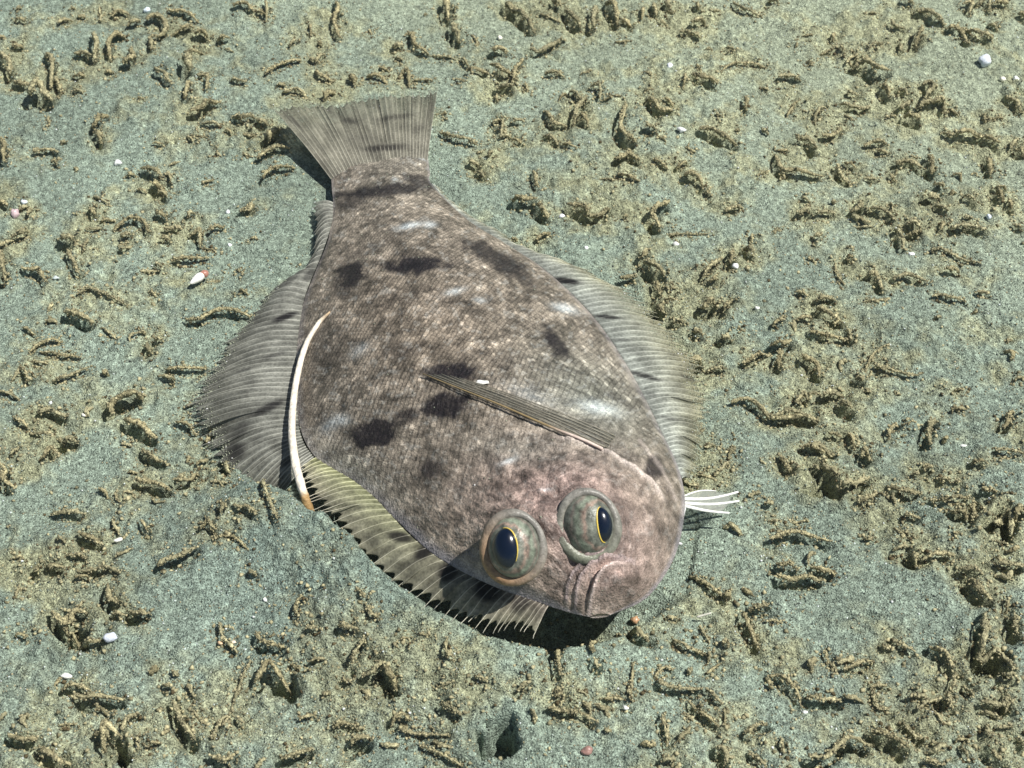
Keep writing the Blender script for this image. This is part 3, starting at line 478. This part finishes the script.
# fins: pairs (root on the body, tip) with heights; membrane plus every ray
def fin(name, pairs, nrays, rr, basecol, tipcol, streaks=(), wave=.05, scallop=.10, label=None, bow=.0, ncross=26, raycol=None, lighten=0, membrane=M_FIN, arch=.12, corr=.010, mixr=.06, jit=0, op=(.95, .6), along=None, vary=.5, hook=.6):
    rp = np.array([ray_to(a, b, h) for (a, b, h, c, d_, g) in pairs]); tp = np.array([ray_to(c, d_, g) for (a, b, h, c, d_, g) in pairs])
    per = 8; n = nrays * per + 1; u = np.linspace(0, 1, n); v = np.linspace(0, 1, ncross)
    A, B = spline(rp, u), spline(tp, u); B = B + jit * np.repeat(RNG.normal(0, 1, (nrays + 1, 3)), per, 0)[:n] * np.array([1, 1, .4]); ph = (np.arange(n) % per) / per; sc = 1 - scallop * np.sin(ph * math.pi) ** 1.0 * 1.0
    G = A[:, None] + (B - A)[:, None] * (v[None, :, None] * sc[:, None, None])
    G[..., 2] += arch * np.sin(v * math.pi)[None] * np.minimum(1, np.linalg.norm(B - A, axis=1))[:, None]
    G[..., 2] += wave * fbm(u[:, None] * 14 + 0 * v[None], v[None] * 1.5 + 0 * u[:, None], 301, 2) * 2 * v[None]
    G[..., 2] += corr * (np.cos(ph * 2 * math.pi)[:, None] * np.minimum(1, v * 6)[None])
    px_, py_ = seen(G); c = np.zeros(G.shape); basecol = np.stack([np.interp(u, *along[k]) for k in range(3)], -1)[:, None] if along else basecol; c[:] = basecol; c += (np.array(tipcol) - basecol) * (v[None, :, None] ** 1.5)
    c *= (1 + .6 * fbm(px_ / 14, py_ / 9, 311, 3))[..., None] * (1 + .18 * np.cos(ph * 2 * math.pi))[:, None, None] * (1 + vary * fbm(u[:, None] * nrays * 1.6 + 0 * v[None], v[None] * 2.2 + 0 * u[:, None], 317, 3, .6))[..., None]
    dk = np.zeros_like(px_)
    for (x, y, L, w_, a, k) in streaks:
        a = math.radians(a); dx, dy = px_ - x, py_ - y; p, q = dx * math.cos(a) + dy * math.sin(a), -dx * math.sin(a) + dy * math.cos(a)
        dk = np.maximum(dk, k * smooth(.15, .8, np.exp(-((p / L) ** 2 + (q / (w_ * 1.25)) ** 2))))
    c = c * (1 - dk[..., None]) + np.array([.010, .008, .011]) * dk[..., None]
    # a thin sheet with two sides
    al_ = (op[0] + (op[1] - op[0]) * smooth(.25, 1, v))[None] + .6 * dk + .25 * fbm(px_ / 10, py_ / 7, 319, 3); c = np.concatenate([c.clip(.008, 1), al_.clip(.15, 1)[..., None]], 2)
    G2 = G.copy(); G2[..., 2] -= .015; V = np.concatenate([G, G2[:, ::-1]], 1); col = np.concatenate([c, c[:, ::-1]], 1); c = c[..., :3]
    o = part(name, V.reshape(-1, 3), grid_faces(n, V.shape[1], True)[:, ::-1].copy(), membrane, col.reshape(-1, 4), label=label)
    for k in range(nrays + 1):
        g = G[k * per][::2].copy(); g[-1] = G[k * per][-1]; L = np.linalg.norm(g[-1] - g[0])
        if L < .12: continue
        g = np.vstack([g, g[-1] + (g[-1] - g[-2]) * .5 * hook, g[-1] + (g[-1] - g[-2]) * hook + np.array([.02, .0, .03]) * (hook > 1)]); g[:, 2] += rr * .35; m = len(g); R = rr * np.linspace(1, .45, m)
        pass
        Vr, Fr = tube(g, R, 5); f = np.repeat(np.linspace(0, 1, m), 5); f = np.append(f, [0, 1])
        cr = c[k * per][::2]; cr = np.vstack([cr, cr[-1:], cr[-1:]])[:m]; cr = np.repeat(cr, 5, 0); cr = np.vstack([cr, cr[:1], cr[-1:]])
        tc_ = np.array(raycol if raycol else tipcol); cc = cr * 1.12 + (tc_ - cr) * (lighten * f[:, None] ** 3.5) + (tc_ - cr) * mixr
        part("fin_ray", Vr, Fr, M_RAY, np.clip(cc, .02, 1), parent=o)
    return o
GB = np.array([.205, .205, .185])
fin("dorsal_fin", [(333, 203, .3, 314, 203, .25), (332, 222, .35, 316, 236, .2), (322, 253, .4, 306, 268, .15), (306, 293, .42, 264, 300, .12), (300, 322, .44, 233, 338, .1), (297, 352, .45, 208, 375, .1), (296, 382, .47, 195, 402, .1), (297, 410, .5, 200, 428, .05), (300, 432, .5, 222, 466, -.05), (306, 447, .52, 246, 500, -.15), (316, 458, .55, 268, 520, -.2)],
    58, .012, np.array([.235, .238, .21]), np.array([.25, .25, .215]), raycol=(.30, .29, .25), arch=.2, jit=.03, op=(.92, .6), corr=.006, vary=.4,
    streaks=[(285, 317, 16, 3, -20, .95), (275, 355, 14, 2.2, -15, .6), (268, 408, 22, 4, -25, .85), (240, 430, 16, 6, -50, .6), (235, 452, 14, 9, -40, .8), (318, 300, 8, 3, -25, .7), (290, 280, 10, 3, -30, .5), (245, 370, 10, 2, -20, .4), (290, 460, 14, 4, -30, .7), (310, 275, 10, 4, -40, .6), (296, 425, 10, 3, -25, .5)], lighten=.3, label="broad hind stretch of the dorsal fin spread flat on sand")
fin("dorsal_fin", [(316, 458, .6, 303, 468, .55), (334, 469, .68, 306, 479, .62), (354, 481, .75, 313, 492, .62), (374, 497, .85, 324, 506, .62), (390, 514, .92, 341, 526, .62), (412, 537, 1.05, 368, 557, .65), (440, 559, 1.15, 399, 583, .7), (468, 574, 1.2, 432, 602, .75), (492, 585, 1.2, 462, 616, .8), (515, 594, 1.2, 488, 627, .8), (534, 601, 1.17, 514, 624, .85), (548, 606, 1.15, 532, 633, .85)],
38, .010, np.array([.27, .26, .12]), np.array([.42, .40, .30]), jit=.03, mixr=.14, op=(.93, .68), corr=.005, vary=.35, along=[([0, .3, .55, .75, 1], q) for q in ((.28, .27, .23, .20, .22), (.29, .28, .22, .175, .19), (.15, .165, .16, .13, .16))], raycol=(.85, .80, .66), scallop=.15, lighten=1.0, arch=.10, hook=2.2,
    streaks=[(400, 537, 16, 5, 10, .9), (352, 506, 14, 2, 10, .4), (425, 552, 16, 6, -35, .9), (448, 572, 14, 9, -50, .95), (415, 562, 12, 2, -30, .5), (487, 590, 14, 13, -60, 1.0), (520, 603, 14, 9, -60, .8), (372, 540, 10, 4, 20, .35)], label="yellowish front stretch of the dorsal fin with white hooked tips")
fin("anal_fin", [(432, 184, .3, 439, 188, .25), (455, 211, .34, 467, 214, .25), (485, 232, .38, 506, 237, .25), (514, 250, .4, 545, 257, .25), (540, 266, .42, 585, 272, .22), (564, 287, .44, 620, 289, .2), (585, 307, .46, 650, 311, .18), (605, 332, .48, 675, 337, .15), (622, 358, .5, 692, 362, .15), (637, 385, .5, 703, 387, .15), (650, 410, .52, 705, 412, .15), (662, 434, .55, 702, 438, .15), (672, 455, .6, 697, 462, .2), (682, 478, .65, 690, 480, .4)],
    66, .009, np.array([.37, .395, .36]), np.array([.36, .34, .22]), jit=.035, op=(.86, .42), corr=.004, vary=.3, raycol=(.40, .38, .30), lighten=.5, arch=.15,
    streaks=[(567, 281, 17, 3, 8, .95), (608, 317, 16, 1.8, 5, .9), (645, 376, 20, 2.4, 16, .85), (620, 340, 14, 1.6, 3, .5), (688, 378, 12, 1.8, 25, .6), (668, 418, 12, 2, 15, .5), (650, 394, 8, 2, 10, .4)], label="pale translucent anal fin spread on the side away from the eyes")
fin("tail_fin", [(331, 179, .26, 275, 110, .75), (346, 173, .33, 305, 106, .6), (362, 168, .37, 335, 107, .5), (380, 165, .38, 362, 99, .5), (398, 164, .37, 390, 97, .55), (413, 163, .33, 414, 95, .65), (427, 162, .26, 437, 93, .75)],
    30, .010, np.array([.24, .228, .185]), np.array([.235, .235, .18]), jit=.025, op=(.92, .68), raycol=(.34, .31, .23), lighten=.2, arch=.08, wave=.05, scallop=.03, corr=.004, vary=.3,
    streaks=[(385, 148, 26, 3, -4, .8), (350, 121, 10, 2.5, 5, .6), (395, 117, 22, 2.2, -8, .6), (292, 120, 14, 2.5, 40, .5), (330, 110, 8, 2, 50, .4), (430, 110, 10, 2, -70, .35), (378, 105, 8, 1.8, 80, .4), (360, 138, 20, 3, 0, .25), (420, 128, 12, 3, -30, .3)])
# pectoral fin lies back over the flank
def on_body(x, y, lift=.0):                  # nearest place of the upper surface seen at a pixel
    i = np.argmin((px - x) ** 2 + (py - y) ** 2); p = A_.reshape(-1, 3)[i].copy(); p[2] += lift; return p
def pec(pairs, n):
    o = None; Rr = []
    for k in range(n):
        f = k / (n - 1); a = spline(np.array(pairs)[:, :2], f); b = spline(np.array(pairs)[:, 2:], f)
        g = np.array([on_body(*(a + (b - a) * t), .03 + .06 * math.sin(t * 2.6)) for t in np.linspace(0, 1, 14)])
        for _ in range(2): g[1:-1] = (g[:-2] + g[1:-1] * 2 + g[2:]) / 4
        Rr.append(g)
    G = np.array(Rr); G = np.array([spline(G[:, j], np.linspace(0, 1, 4 * n)) for j in range(14)]).transpose(1, 0, 2)
    G2 = G.copy(); G2[..., 2] -= .012; V = np.concatenate([G, G2[:, ::-1]], 1).reshape(-1, 3)
    cc = np.zeros((len(V), 3)); cc[:] = (.23, .23, .19)
    m = mat("pectoral_membrane", rough=.4, spec=.4, alpha=.22, transl=.2, mottle=[(2000, .85, 1.15, 2)])
    o = part("pectoral_fin", V, grid_faces(4 * n, 28, True)[:, ::-1].copy(), m, cc)
    for k, g in enumerate(Rr):
        g = g + np.array([0, 0, .012]); Vr, Fr = tube(g, np.linspace(.030 if k == 0 else .012, .008, 14), 6)
        cr = np.zeros((len(Vr), 3)); cr[:] = (.27, .20, .10) if k == 0 else (.20, .185, .145)
        if k == 0: w_ = smooth(.30, .18, np.append(np.repeat(np.linspace(0, 1, 14), 6), [0, 1]))[:, None]; cr = cr * (1 - w_) + np.array([.62, .50, .44]) * w_
        part("fin_ray", Vr, Fr, M_RAY, cr, parent=o)
pec([(602, 452, 423, 377), (607, 447, 434, 377), (611, 442, 450, 379), (615, 437, 470, 383)], 7)
# pelvic fin: white fingers sticking out past the cheek
rt = [(684, 496), (684, 499), (684, 503), (685, 506)]; tp = [(716, 491), (738, 492), (739, 501), (729, 513)]
o = None; PR = []
for (a, b), (c_, d_), bow in zip(rt, tp, (-3, 3, 2.5, 1.5)):
    t = np.linspace(0, 1, 12); xx = a + (c_ - a) * t; yy = b + (d_ - b) * t + bow * np.sin(t * math.pi) * .9; hh = .62 - .32 * t + .12 * t ** 3
    PR.append(np.array([ray_to(x, y, h) for x, y, h in zip(xx, yy, hh)]))
G = np.array(PR); G = np.array([spline(G[:, j], np.linspace(0, 1, 13)) for j in range(12)]).transpose(1, 0, 2)[:, :10]
G2 = G.copy(); G2[..., 2] -= .01; V = np.concatenate([G, G2[:, ::-1]], 1).reshape(-1, 3); cc = np.zeros((len(V), 3)); cc[:] = (.40, .42, .38)
o = part("pelvic_fin", V, grid_faces(13, 20, True)[:, ::-1].copy(), mat("pelvic_membrane", rough=.4, spec=.4, alpha=.45, transl=.2), cc, label="small pelvic fin with white fingerlike rays")
for k, g in enumerate(PR):
    Vr, Fr = tube(g, np.linspace(.034, .020, 12) * (.5 if k == 0 else 1), 6); cr = np.zeros((len(Vr), 3)); cr[:] = (.86, .86, .82); part("fin_ray", Vr, Fr, M_RAY, cr, parent=o)
t = np.linspace(0, 1, 10); g = np.array([ray_to(a, b, h) for a, b, h in [(685, 508, .62), (682, 520, .66), (679, 532, .7), (677, 542, .7), (681, 544, .6)]]); g = spline(g, t)
Vr, Fr = tube(g, np.linspace(.02, .03, 10), 6); part("cheek_spine", Vr, Fr, M_RAY, np.full((len(Vr), 3), .8))

# eyes: raised domes, each with lid, bulging pupil and gilt edge
W = -FW
def eye(cx, cy, h, ax, ay, aw, pdir, pa, pb, rot, glow, lidlow, tilt=.4, lift_lid=-.02, warmc=(.27, .165, .09)):
    c0 = ray_to(cx, cy, h); cr, sr = math.cos(rot), math.sin(rot); E1 = RT * cr + UP * sr; E2 = -RT * sr + UP * cr
    M = lambda q: c0 + .93 * (q[..., 0:1] * ax * E1 + q[..., 1:2] * ay * E2 + q[..., 2:3] * aw * W)
    th = np.linspace(0, math.pi * .62, 60); ph = np.linspace(0, 2 * math.pi, 96, endpoint=False)
    q = np.stack([np.sin(th)[:, None] * np.cos(ph), np.sin(th)[:, None] * np.sin(ph), np.cos(th)[:, None] + 0 * ph], -1)
    pd = np.array(pdir, float); pd /= np.linalg.norm(pd); ang = np.arccos(np.clip(q @ pd, -1, 1))
    f = lambda a, b, c: smooth(a, b, ang)[..., None] * c
    nz = fbm(q[..., 0] * 5, q[..., 1] * 5, 401, 4, .6)[..., None]
    col = np.zeros(q.shape); col[:] = (.10, .12, .10)
    ring = lambda m, w_: np.exp(-((ang + nz[..., 0] * .15 - m) / w_) ** 2)[..., None]
    col += (np.array([.19, .20, .165]) - col) * smooth(.30, .55, ang)[..., None]
    col += (np.array([.34, .25, .20]) - col) * ring(.92, .09) * 1.0 + (np.array([.23, .27, .20]) - col) * ring(1.18, .12) * .7 + (np.array([.30, .22, .19]) - col) * ring(1.42, .08) * .5
    col *= .78 * (1 + .9 * nz)
    V = M(q).reshape(-1, 3)
    o = part("eye", V, grid_faces(60, 96, True), M_EYE, np.clip(col.reshape(-1, 3), .02, 1))
    # pupil cap
    t1 = np.cross(pd, [0, 1, 0]); t1 /= np.linalg.norm(t1); t2 = np.cross(t1, pd); t1 = -t1
    rr = np.linspace(0, 1, 14); g = lambda r_, k, lift: (pd * np.cos(r_)[..., None] + (t1 * (np.cos(k) * pa)[..., None] + t2 * (np.sin(k) * pb)[..., None]) * (np.sin(r_) / 1)[..., None]) 
    R_, K_ = np.meshgrid(rr, ph[::2], indexing='ij')
    dirv = pd + (t1 * (np.cos(K_) * math.tan(pa))[..., None] + t2 * (np.sin(K_) * math.tan(pb))[..., None]) * R_[..., None]
    dirv /= np.linalg.norm(dirv, axis=-1)[..., None]; lift = 1.005 + .17 * (1 - R_ ** 2)
    part("pupil", M(dirv * lift[..., None]).reshape(-1, 3), grid_faces(14, 48, True), M_PUPIL, parent=o)
    kk = np.linspace(*glow, 30); rim = pd + t1 * (np.cos(kk) * math.tan(pa) * 1.04)[:, None] + t2 * (np.sin(kk) * math.tan(pb) * 1.04)[:, None]; rim /= np.linalg.norm(rim, axis=1)[:, None]
    Vr, Fr = tube(M(rim * 1.012), .012 * np.sin(np.linspace(.25, 2.9, 30)) + .002, 6); part("iris_edge", Vr, Fr, M_GOLD, parent=o)
    # lid
    k = np.linspace(0, 2 * math.pi, 90, endpoint=False); q = np.stack([np.cos(k) * 1.09, np.sin(k) * 1.09, 0 * k + lift_lid + .10 * np.cos(k - tilt)], -1)
    P = M(q); rad = .088 + .022 * np.cos(k - lidlow) + .01 * np.cos(k * 3 + 1); P = np.vstack([P, P[:2]]); rad = np.append(rad, rad[:2])
    Vr, Fr = tube(P, rad, 10, 0, 0, False); kk = np.repeat(np.append(k, k[:2]), 10); lo_ = (.5 + .5 * np.cos(kk - lidlow))[:, None] ** 1.6
    part("eyelid", Vr, Fr, M_EYE, (np.array([.205, .195, .175]) * (1 - lo_) + np.array(warmc) * lo_) * (1 + .6 * fbm(Vr[:, 0] * 8, Vr[:, 1] * 8, 431, 3))[:, None], parent=o)
    return o
eye(514, 547, 2.25, .46, .54, .38, (-.40, .02, .91), .53, .70, 0.05, (-.6, 1.75), 3.9)
eye(588, 525, 2.25, .46, .54, .37, (.66, -.02, .75), .38, .60, .15, (1.6, 4.7), 4.4, 3.9, .10, (.195, .205, .155))

# ------------------------------------------------------------------ pale stalk lying over the fin
st = [(330, 312, 1.0), (318, 324, .86), (306, 345, .74), (298, 372, .70), (293, 405, .72), (292, 435, .78), (295, 460, .82), (300, 482, .78), (306, 500, .6), (313, 520, .2), (319, 535, -.2)]
P = spline(np.array([ray_to(*p) for p in st]), np.linspace(0, 1, 60)); R = np.interp(np.linspace(0, 1, 60), [0, .08, .3, .6, .8, 1], [.02, .045, .062, .078, .082, .080])
Vr, Fr = tube(P, R, 14, .10, 3); f = np.append(np.repeat(np.linspace(0, 1, 60), 14), [0, 1])[:, None]; k = smooth(.74, .80, f + .02 * np.sin(f * 300)); t0 = smooth(.12, .0, f)
cc = np.array([.86, .78, .66]) * (1 - k) + np.array([.42, .27, .12]) * k; cc = cc * (1 - t0) + np.array([.55, .40, .24]) * t0
base = P[-8]; o = obj("pale_stalk", mesh("pale_stalk", Vr - base, Fr, cc), M_STALK, None, base)
tag(o, "cream coloured curved stalk standing in sand and arching over the fish's left fin", "stalk")

# ------------------------------------------------------------------ shell chips and pebbles
def lump(a, b, c, seed, n=12, cone=0.0, facet=.5):
    r = np.random.default_rng(seed); th = np.linspace(.02, math.pi - .02, n); ph = np.linspace(0, 2 * math.pi, 16, endpoint=False)
    q = np.stack([np.cos(th)[:, None] + 0 * ph, np.sin(th)[:, None] * np.cos(ph), np.sin(th)[:, None] * np.sin(ph)], -1)
    q = q * (1 + facet * (fbm(q[..., 0] * 1.4 + seed, q[..., 1] * 1.4 + q[..., 2], 500 + seed, 2)))[..., None]
    q[..., 1:] *= (1 - cone * q[..., 0:1]); return (q * np.array([a, b, c])).reshape(-1, 3), grid_faces(n, 16, True)[:, ::-1].copy()
BITS = [(118, 163, 4, 3.6, 20, (.80, .82, .80), "squarish bright white shell chip on grey sand left of the tail fin", "shell_chip"),
 (110, 638, 6, 5.4, 0, (.66, .70, .80), "round pearly bluish white shell beside a dark hollow", "shell"),
 (67, 676, 5.4, 3, 15, (.85, .85, .80), "flat white shell chip below the round pearly shell", "shell_chip"),
 (119, 540, 4.6, 2.2, -25, (.86, .84, .78), "small white wedge chip on brown mud left of the fish", "shell_chip"),
 (670, 66, 3, 3, 0, (.78, .82, .86), "tiny round white chip on smooth sand near the upper edge", "shell_chip"),
 (682, 130, 4.6, 3, 10, (.80, .82, .82), "wide white shell chip on sand behind the fish", "shell_chip"),
 (676, 244, 3, 2.8, 0, (.82, .82, .80), "white chip at the end of a thin straight stick", "shell_chip"),
 (736, 266, 3.6, 3, 40, (.82, .84, .84), "white chip under the leaning dark tubes right of the fish", "shell_chip"),
 (757, 308, 2.6, 2.2, 0, (.80, .80, .76), "tiny white chip on open sand right of the spread right fin", "shell_chip"),
 (985, 61, 5.2, 6.4, 30, (.72, .78, .86), "largest bluish white shell of the cluster in the upper right", "shell"),
 (1003, 79, 3, 3, 0, (.84, .82, .70), "small yellowish white chip below the bluish shell", "shell_chip"),
 (1016, 79, 3, 3, 0, (.80, .84, .78), "small white chip at the right margin beside the yellowish one", "shell_chip"),
 (147, 10, 3, 3.4, 0, (.70, .80, .88), "bluish chip near the top edge left of the fish", "shell_chip"),
 (24, 202, 3, 3.2, 0, (.72, .80, .84), "bluish white chip above the pink pebble by the left margin", "shell_chip"),
 (15, 214, 3.6, 6, 10, (.60, .46, .48), "pink and white oblong pebble by the left margin", "pebble"),
 (56, 278, 3, 2, 0, (.55, .62, .62), "dull whitish chip on sand below a bent tube", "shell_chip"),
 (989, 217, 2.6, 3.2, 0, (.68, .76, .84), "bluish chip above a long tube near the right margin", "shell_chip"),
 (912, 254, 3.2, 2.4, 0, (.78, .80, .80), "white chip below a chain of small tubes on the right", "shell_chip"),
 (626, 708, 2.8, 2.4, 0, (.84, .84, .80), "tiny white chip below the snout among mud crumbs", "shell_chip"),
 (964, 446, 3.4, 2.2, -10, (.76, .78, .74), "lone whitish chip on grey sand near the right margin", "shell_chip"),
 (265, 600, 2.8, 2.4, 30, (.84, .84, .80), "tiny white chip on the grey sand bank left of the fringe", "shell_chip"),
 (51, 636, 2, 1.8, 0, (.82, .82, .76), "white speck left of the dark hollow and round shell", "shell_chip"),
 (220, 643, 2.8, 1.8, 20, (.70, .48, .30), "orange tan chip beside a thin curved tube", "shell_chip"),
 (234, 642, 2.2, 1.8, 0, (.80, .70, .55), "pale tan chip right of the orange one", "shell_chip"),
 (635, 620, 4.4, 4.2, 0, (.50, .30, .17), "amber coloured pebble lying beside the fish's chin", "pebble"),
 (587, 751, 5.6, 5.2, 0, (.34, .20, .17), "dull reddish pebble near the bottom edge right of the burrow hole", "pebble"),
 (52, 403, 2.4, 2, 0, (.76, .80, .80), "one of two tiny chips on mud near the left margin", "shell_chip"),
 (84, 415, 2.4, 1.8, 0, (.84, .82, .76), "white speck right of the paired chips on mud", "shell_chip"),
 (586, 248, 2.4, 2.2, 0, (.80, .84, .80), "tiny white chip behind the fish's back near the right fin root", "shell_chip"),
 (562, 216, 3, 2.4, 10, (.80, .82, .84), "white chip among dark tubes behind the fish's back", "shell_chip"),
 (500, 38, 2.6, 2.2, 0, (.80, .78, .66), "pale chip above a dark tube behind the tail fin", "shell_chip"),
 (228, 212, 2.2, 2.2, 0, (.80, .84, .84), "tiny white chip on bare sand left of the tail root", "shell_chip"),
 (230, 245, 2.2, 2.2, 0, (.78, .82, .82), "tiny white chip on sand above the white cone shell", "shell_chip"),
 (805, 712, 2.6, 1.8, 0, (.80, .82, .78), "white speck on sand below the fish right of the slanting tubes", "shell_chip"),
 (930, 712, 3.2, 1.4, 0, (.84, .84, .80), "flat white chip in front of two arched tubes", "shell_chip")]
for k, (x, y, a, b, rot, c, lab, nm) in enumerate(BITS):
    p = ray_to(x, y, .1); sc_ = np.linalg.norm(p - CAM) / FOC; p[2] = float(ground_z(p[0], p[1], False)); p = ray_to(x, y, p[2] + b * sc_ * .5)
    V, F = lump(a * sc_, b * sc_ * .95, b * sc_ * .85, k, cone=.25 if "chip" in nm else .05); r = math.radians(-rot)
    V = V @ np.array([[math.cos(r), math.sin(r), 0], [-math.sin(r), math.cos(r), 0], [0, 0, 1]])
    o = obj(nm, mesh(nm, V, F, np.tile(c, (len(V), 1))), M_SHELL, None, p); tag(o, lab, "pebble" if nm == "pebble" else "shell", "pebbles on the seabed" if nm == "pebble" else "shell bits scattered on the sand")
# white cone shell with its reddish cap
p = ray_to(197, 279, .25); e = bpy.data.objects.new("cone_shell", None); C.objects.link(e); e.location = Vector(p) * S
tag(e, "pointed white cone shell with a reddish end lying on open sand left of the fish", "shell", "shell bits scattered on the sand")
sc_ = np.linalg.norm(p - CAM) / FOC; r = math.radians(52); RM = np.array([[math.cos(r), math.sin(r), 0], [-math.sin(r), math.cos(r), 0], [0, 0, 1]])
V, F = lump(9 * sc_, 4 * sc_, 4 * sc_, 3, cone=-.35, n=16, facet=.1); obj("shell_body", mesh("shell_body", V @ RM, F, np.tile((.88, .86, .82), (len(V), 1))), M_SHELL, e)
V, F = lump(4.5 * sc_, 4.2 * sc_, 3.6 * sc_, 5, n=16, facet=.3); V[:, 0] += 10 * sc_; obj("shell_cap", mesh("shell_cap", V @ RM, F, np.tile((.42, .20, .15), (len(V), 1))), M_SHELL, e)
# chip resting on the fish's back
p = on_body(482, 384, .05); V, F = lump(.12, .05, .04, 8, cone=.2); o = obj("shell_chip", mesh("shell_chip", V, F, np.tile((.9, .9, .86), (len(V), 1))), M_SHELL, None, p)
tag(o, "bright white oval chip resting on the fish's back beside dark blotches", "shell", "shell bits scattered on the sand")
for (x0, y0, x1, y1, lab) in [(697, 617, 711, 613, "thin white splinter standing from mud right of the snout"), (606, 701, 622, 696, "thin white splinter lying on crumbs below the snout")]:
    a, b = ray_to(x0, y0, .1), ray_to(x1, y1, .22); Vr, Fr = tube(np.linspace(a, b, 8), np.linspace(.022, .014, 8), 6); o = obj("splinter", mesh("splinter", Vr - a, Fr, np.tile((.8, .78, .68), (len(Vr), 1))), M_SHELL, None, a); tag(o, lab, "splinter", "white splinters in the mud")

# grains that have slid onto the margins of the fins
P = []
for o in list(fish.children):
    if not o.name.startswith(("dorsal_fin", "anal_fin", "tail_fin")): continue
    co = np.empty(len(o.data.vertices) * 3, np.float32); o.data.vertices.foreach_get("co", co); co = co.reshape(-1, 52, 3)[:, :26] / S + FB; sx, sy = seen(co[:, -1]); keep = (sy < 500) & ((sx < 300) | (sx > 440)); co = co[keep] if keep.any() and o.name != "tail_fin" else co
    n = 1900
    if o.name == "dorsal_fin.001": continue
    if o.name == "tail_fin": n = 350
    i = RNG.integers(0, co.shape[0], n); j = (25.9 * (1 - np.abs(RNG.normal(0, .07, n)).clip(0, 1))).astype(int); P.append(co[i, j])
P.append(A_.reshape(-1, 3)[RNG.integers(0, A_.shape[0] * A_.shape[1], 200)])
P = np.vstack(P); n = len(P); R = .008 + .014 * RNG.random(n) ** 2; cc = np.array([.26, .28, .21]) * (.5 + RNG.random((n, 1))); cc = np.where(RNG.random((n, 1)) < .03, .7, cc)
scatter("sand_dust", P + np.array([0, 0, .008]), R, cc, M_GRAIN)
# the thin green veil of the water
m = bpy.data.materials.new("water_haze"); m.use_nodes = True; N = m.node_tree.nodes; L = m.node_tree.links; N.clear()
ou = N.new("ShaderNodeOutputMaterial"); pv = N.new("ShaderNodeVolumePrincipled"); L.new(pv.outputs[0], ou.inputs["Volume"]); pv.inputs["Color"].default_value = (.74, .88, .78, 1); pv.inputs["Density"].default_value = .06; pv.inputs["Anisotropy"].default_value = .2
q = np.array([(x, y, z) for x in (-950, 950) for y in (-950, 950) for z in (-110, 27)], float)
o = obj("haze", mesh("haze", q, [(0, 1, 3, 2), (4, 6, 7, 5), (0, 4, 5, 1), (2, 3, 7, 6), (0, 2, 6, 4), (1, 5, 7, 3)], smooth_=False), m); o["kind"] = "stuff"
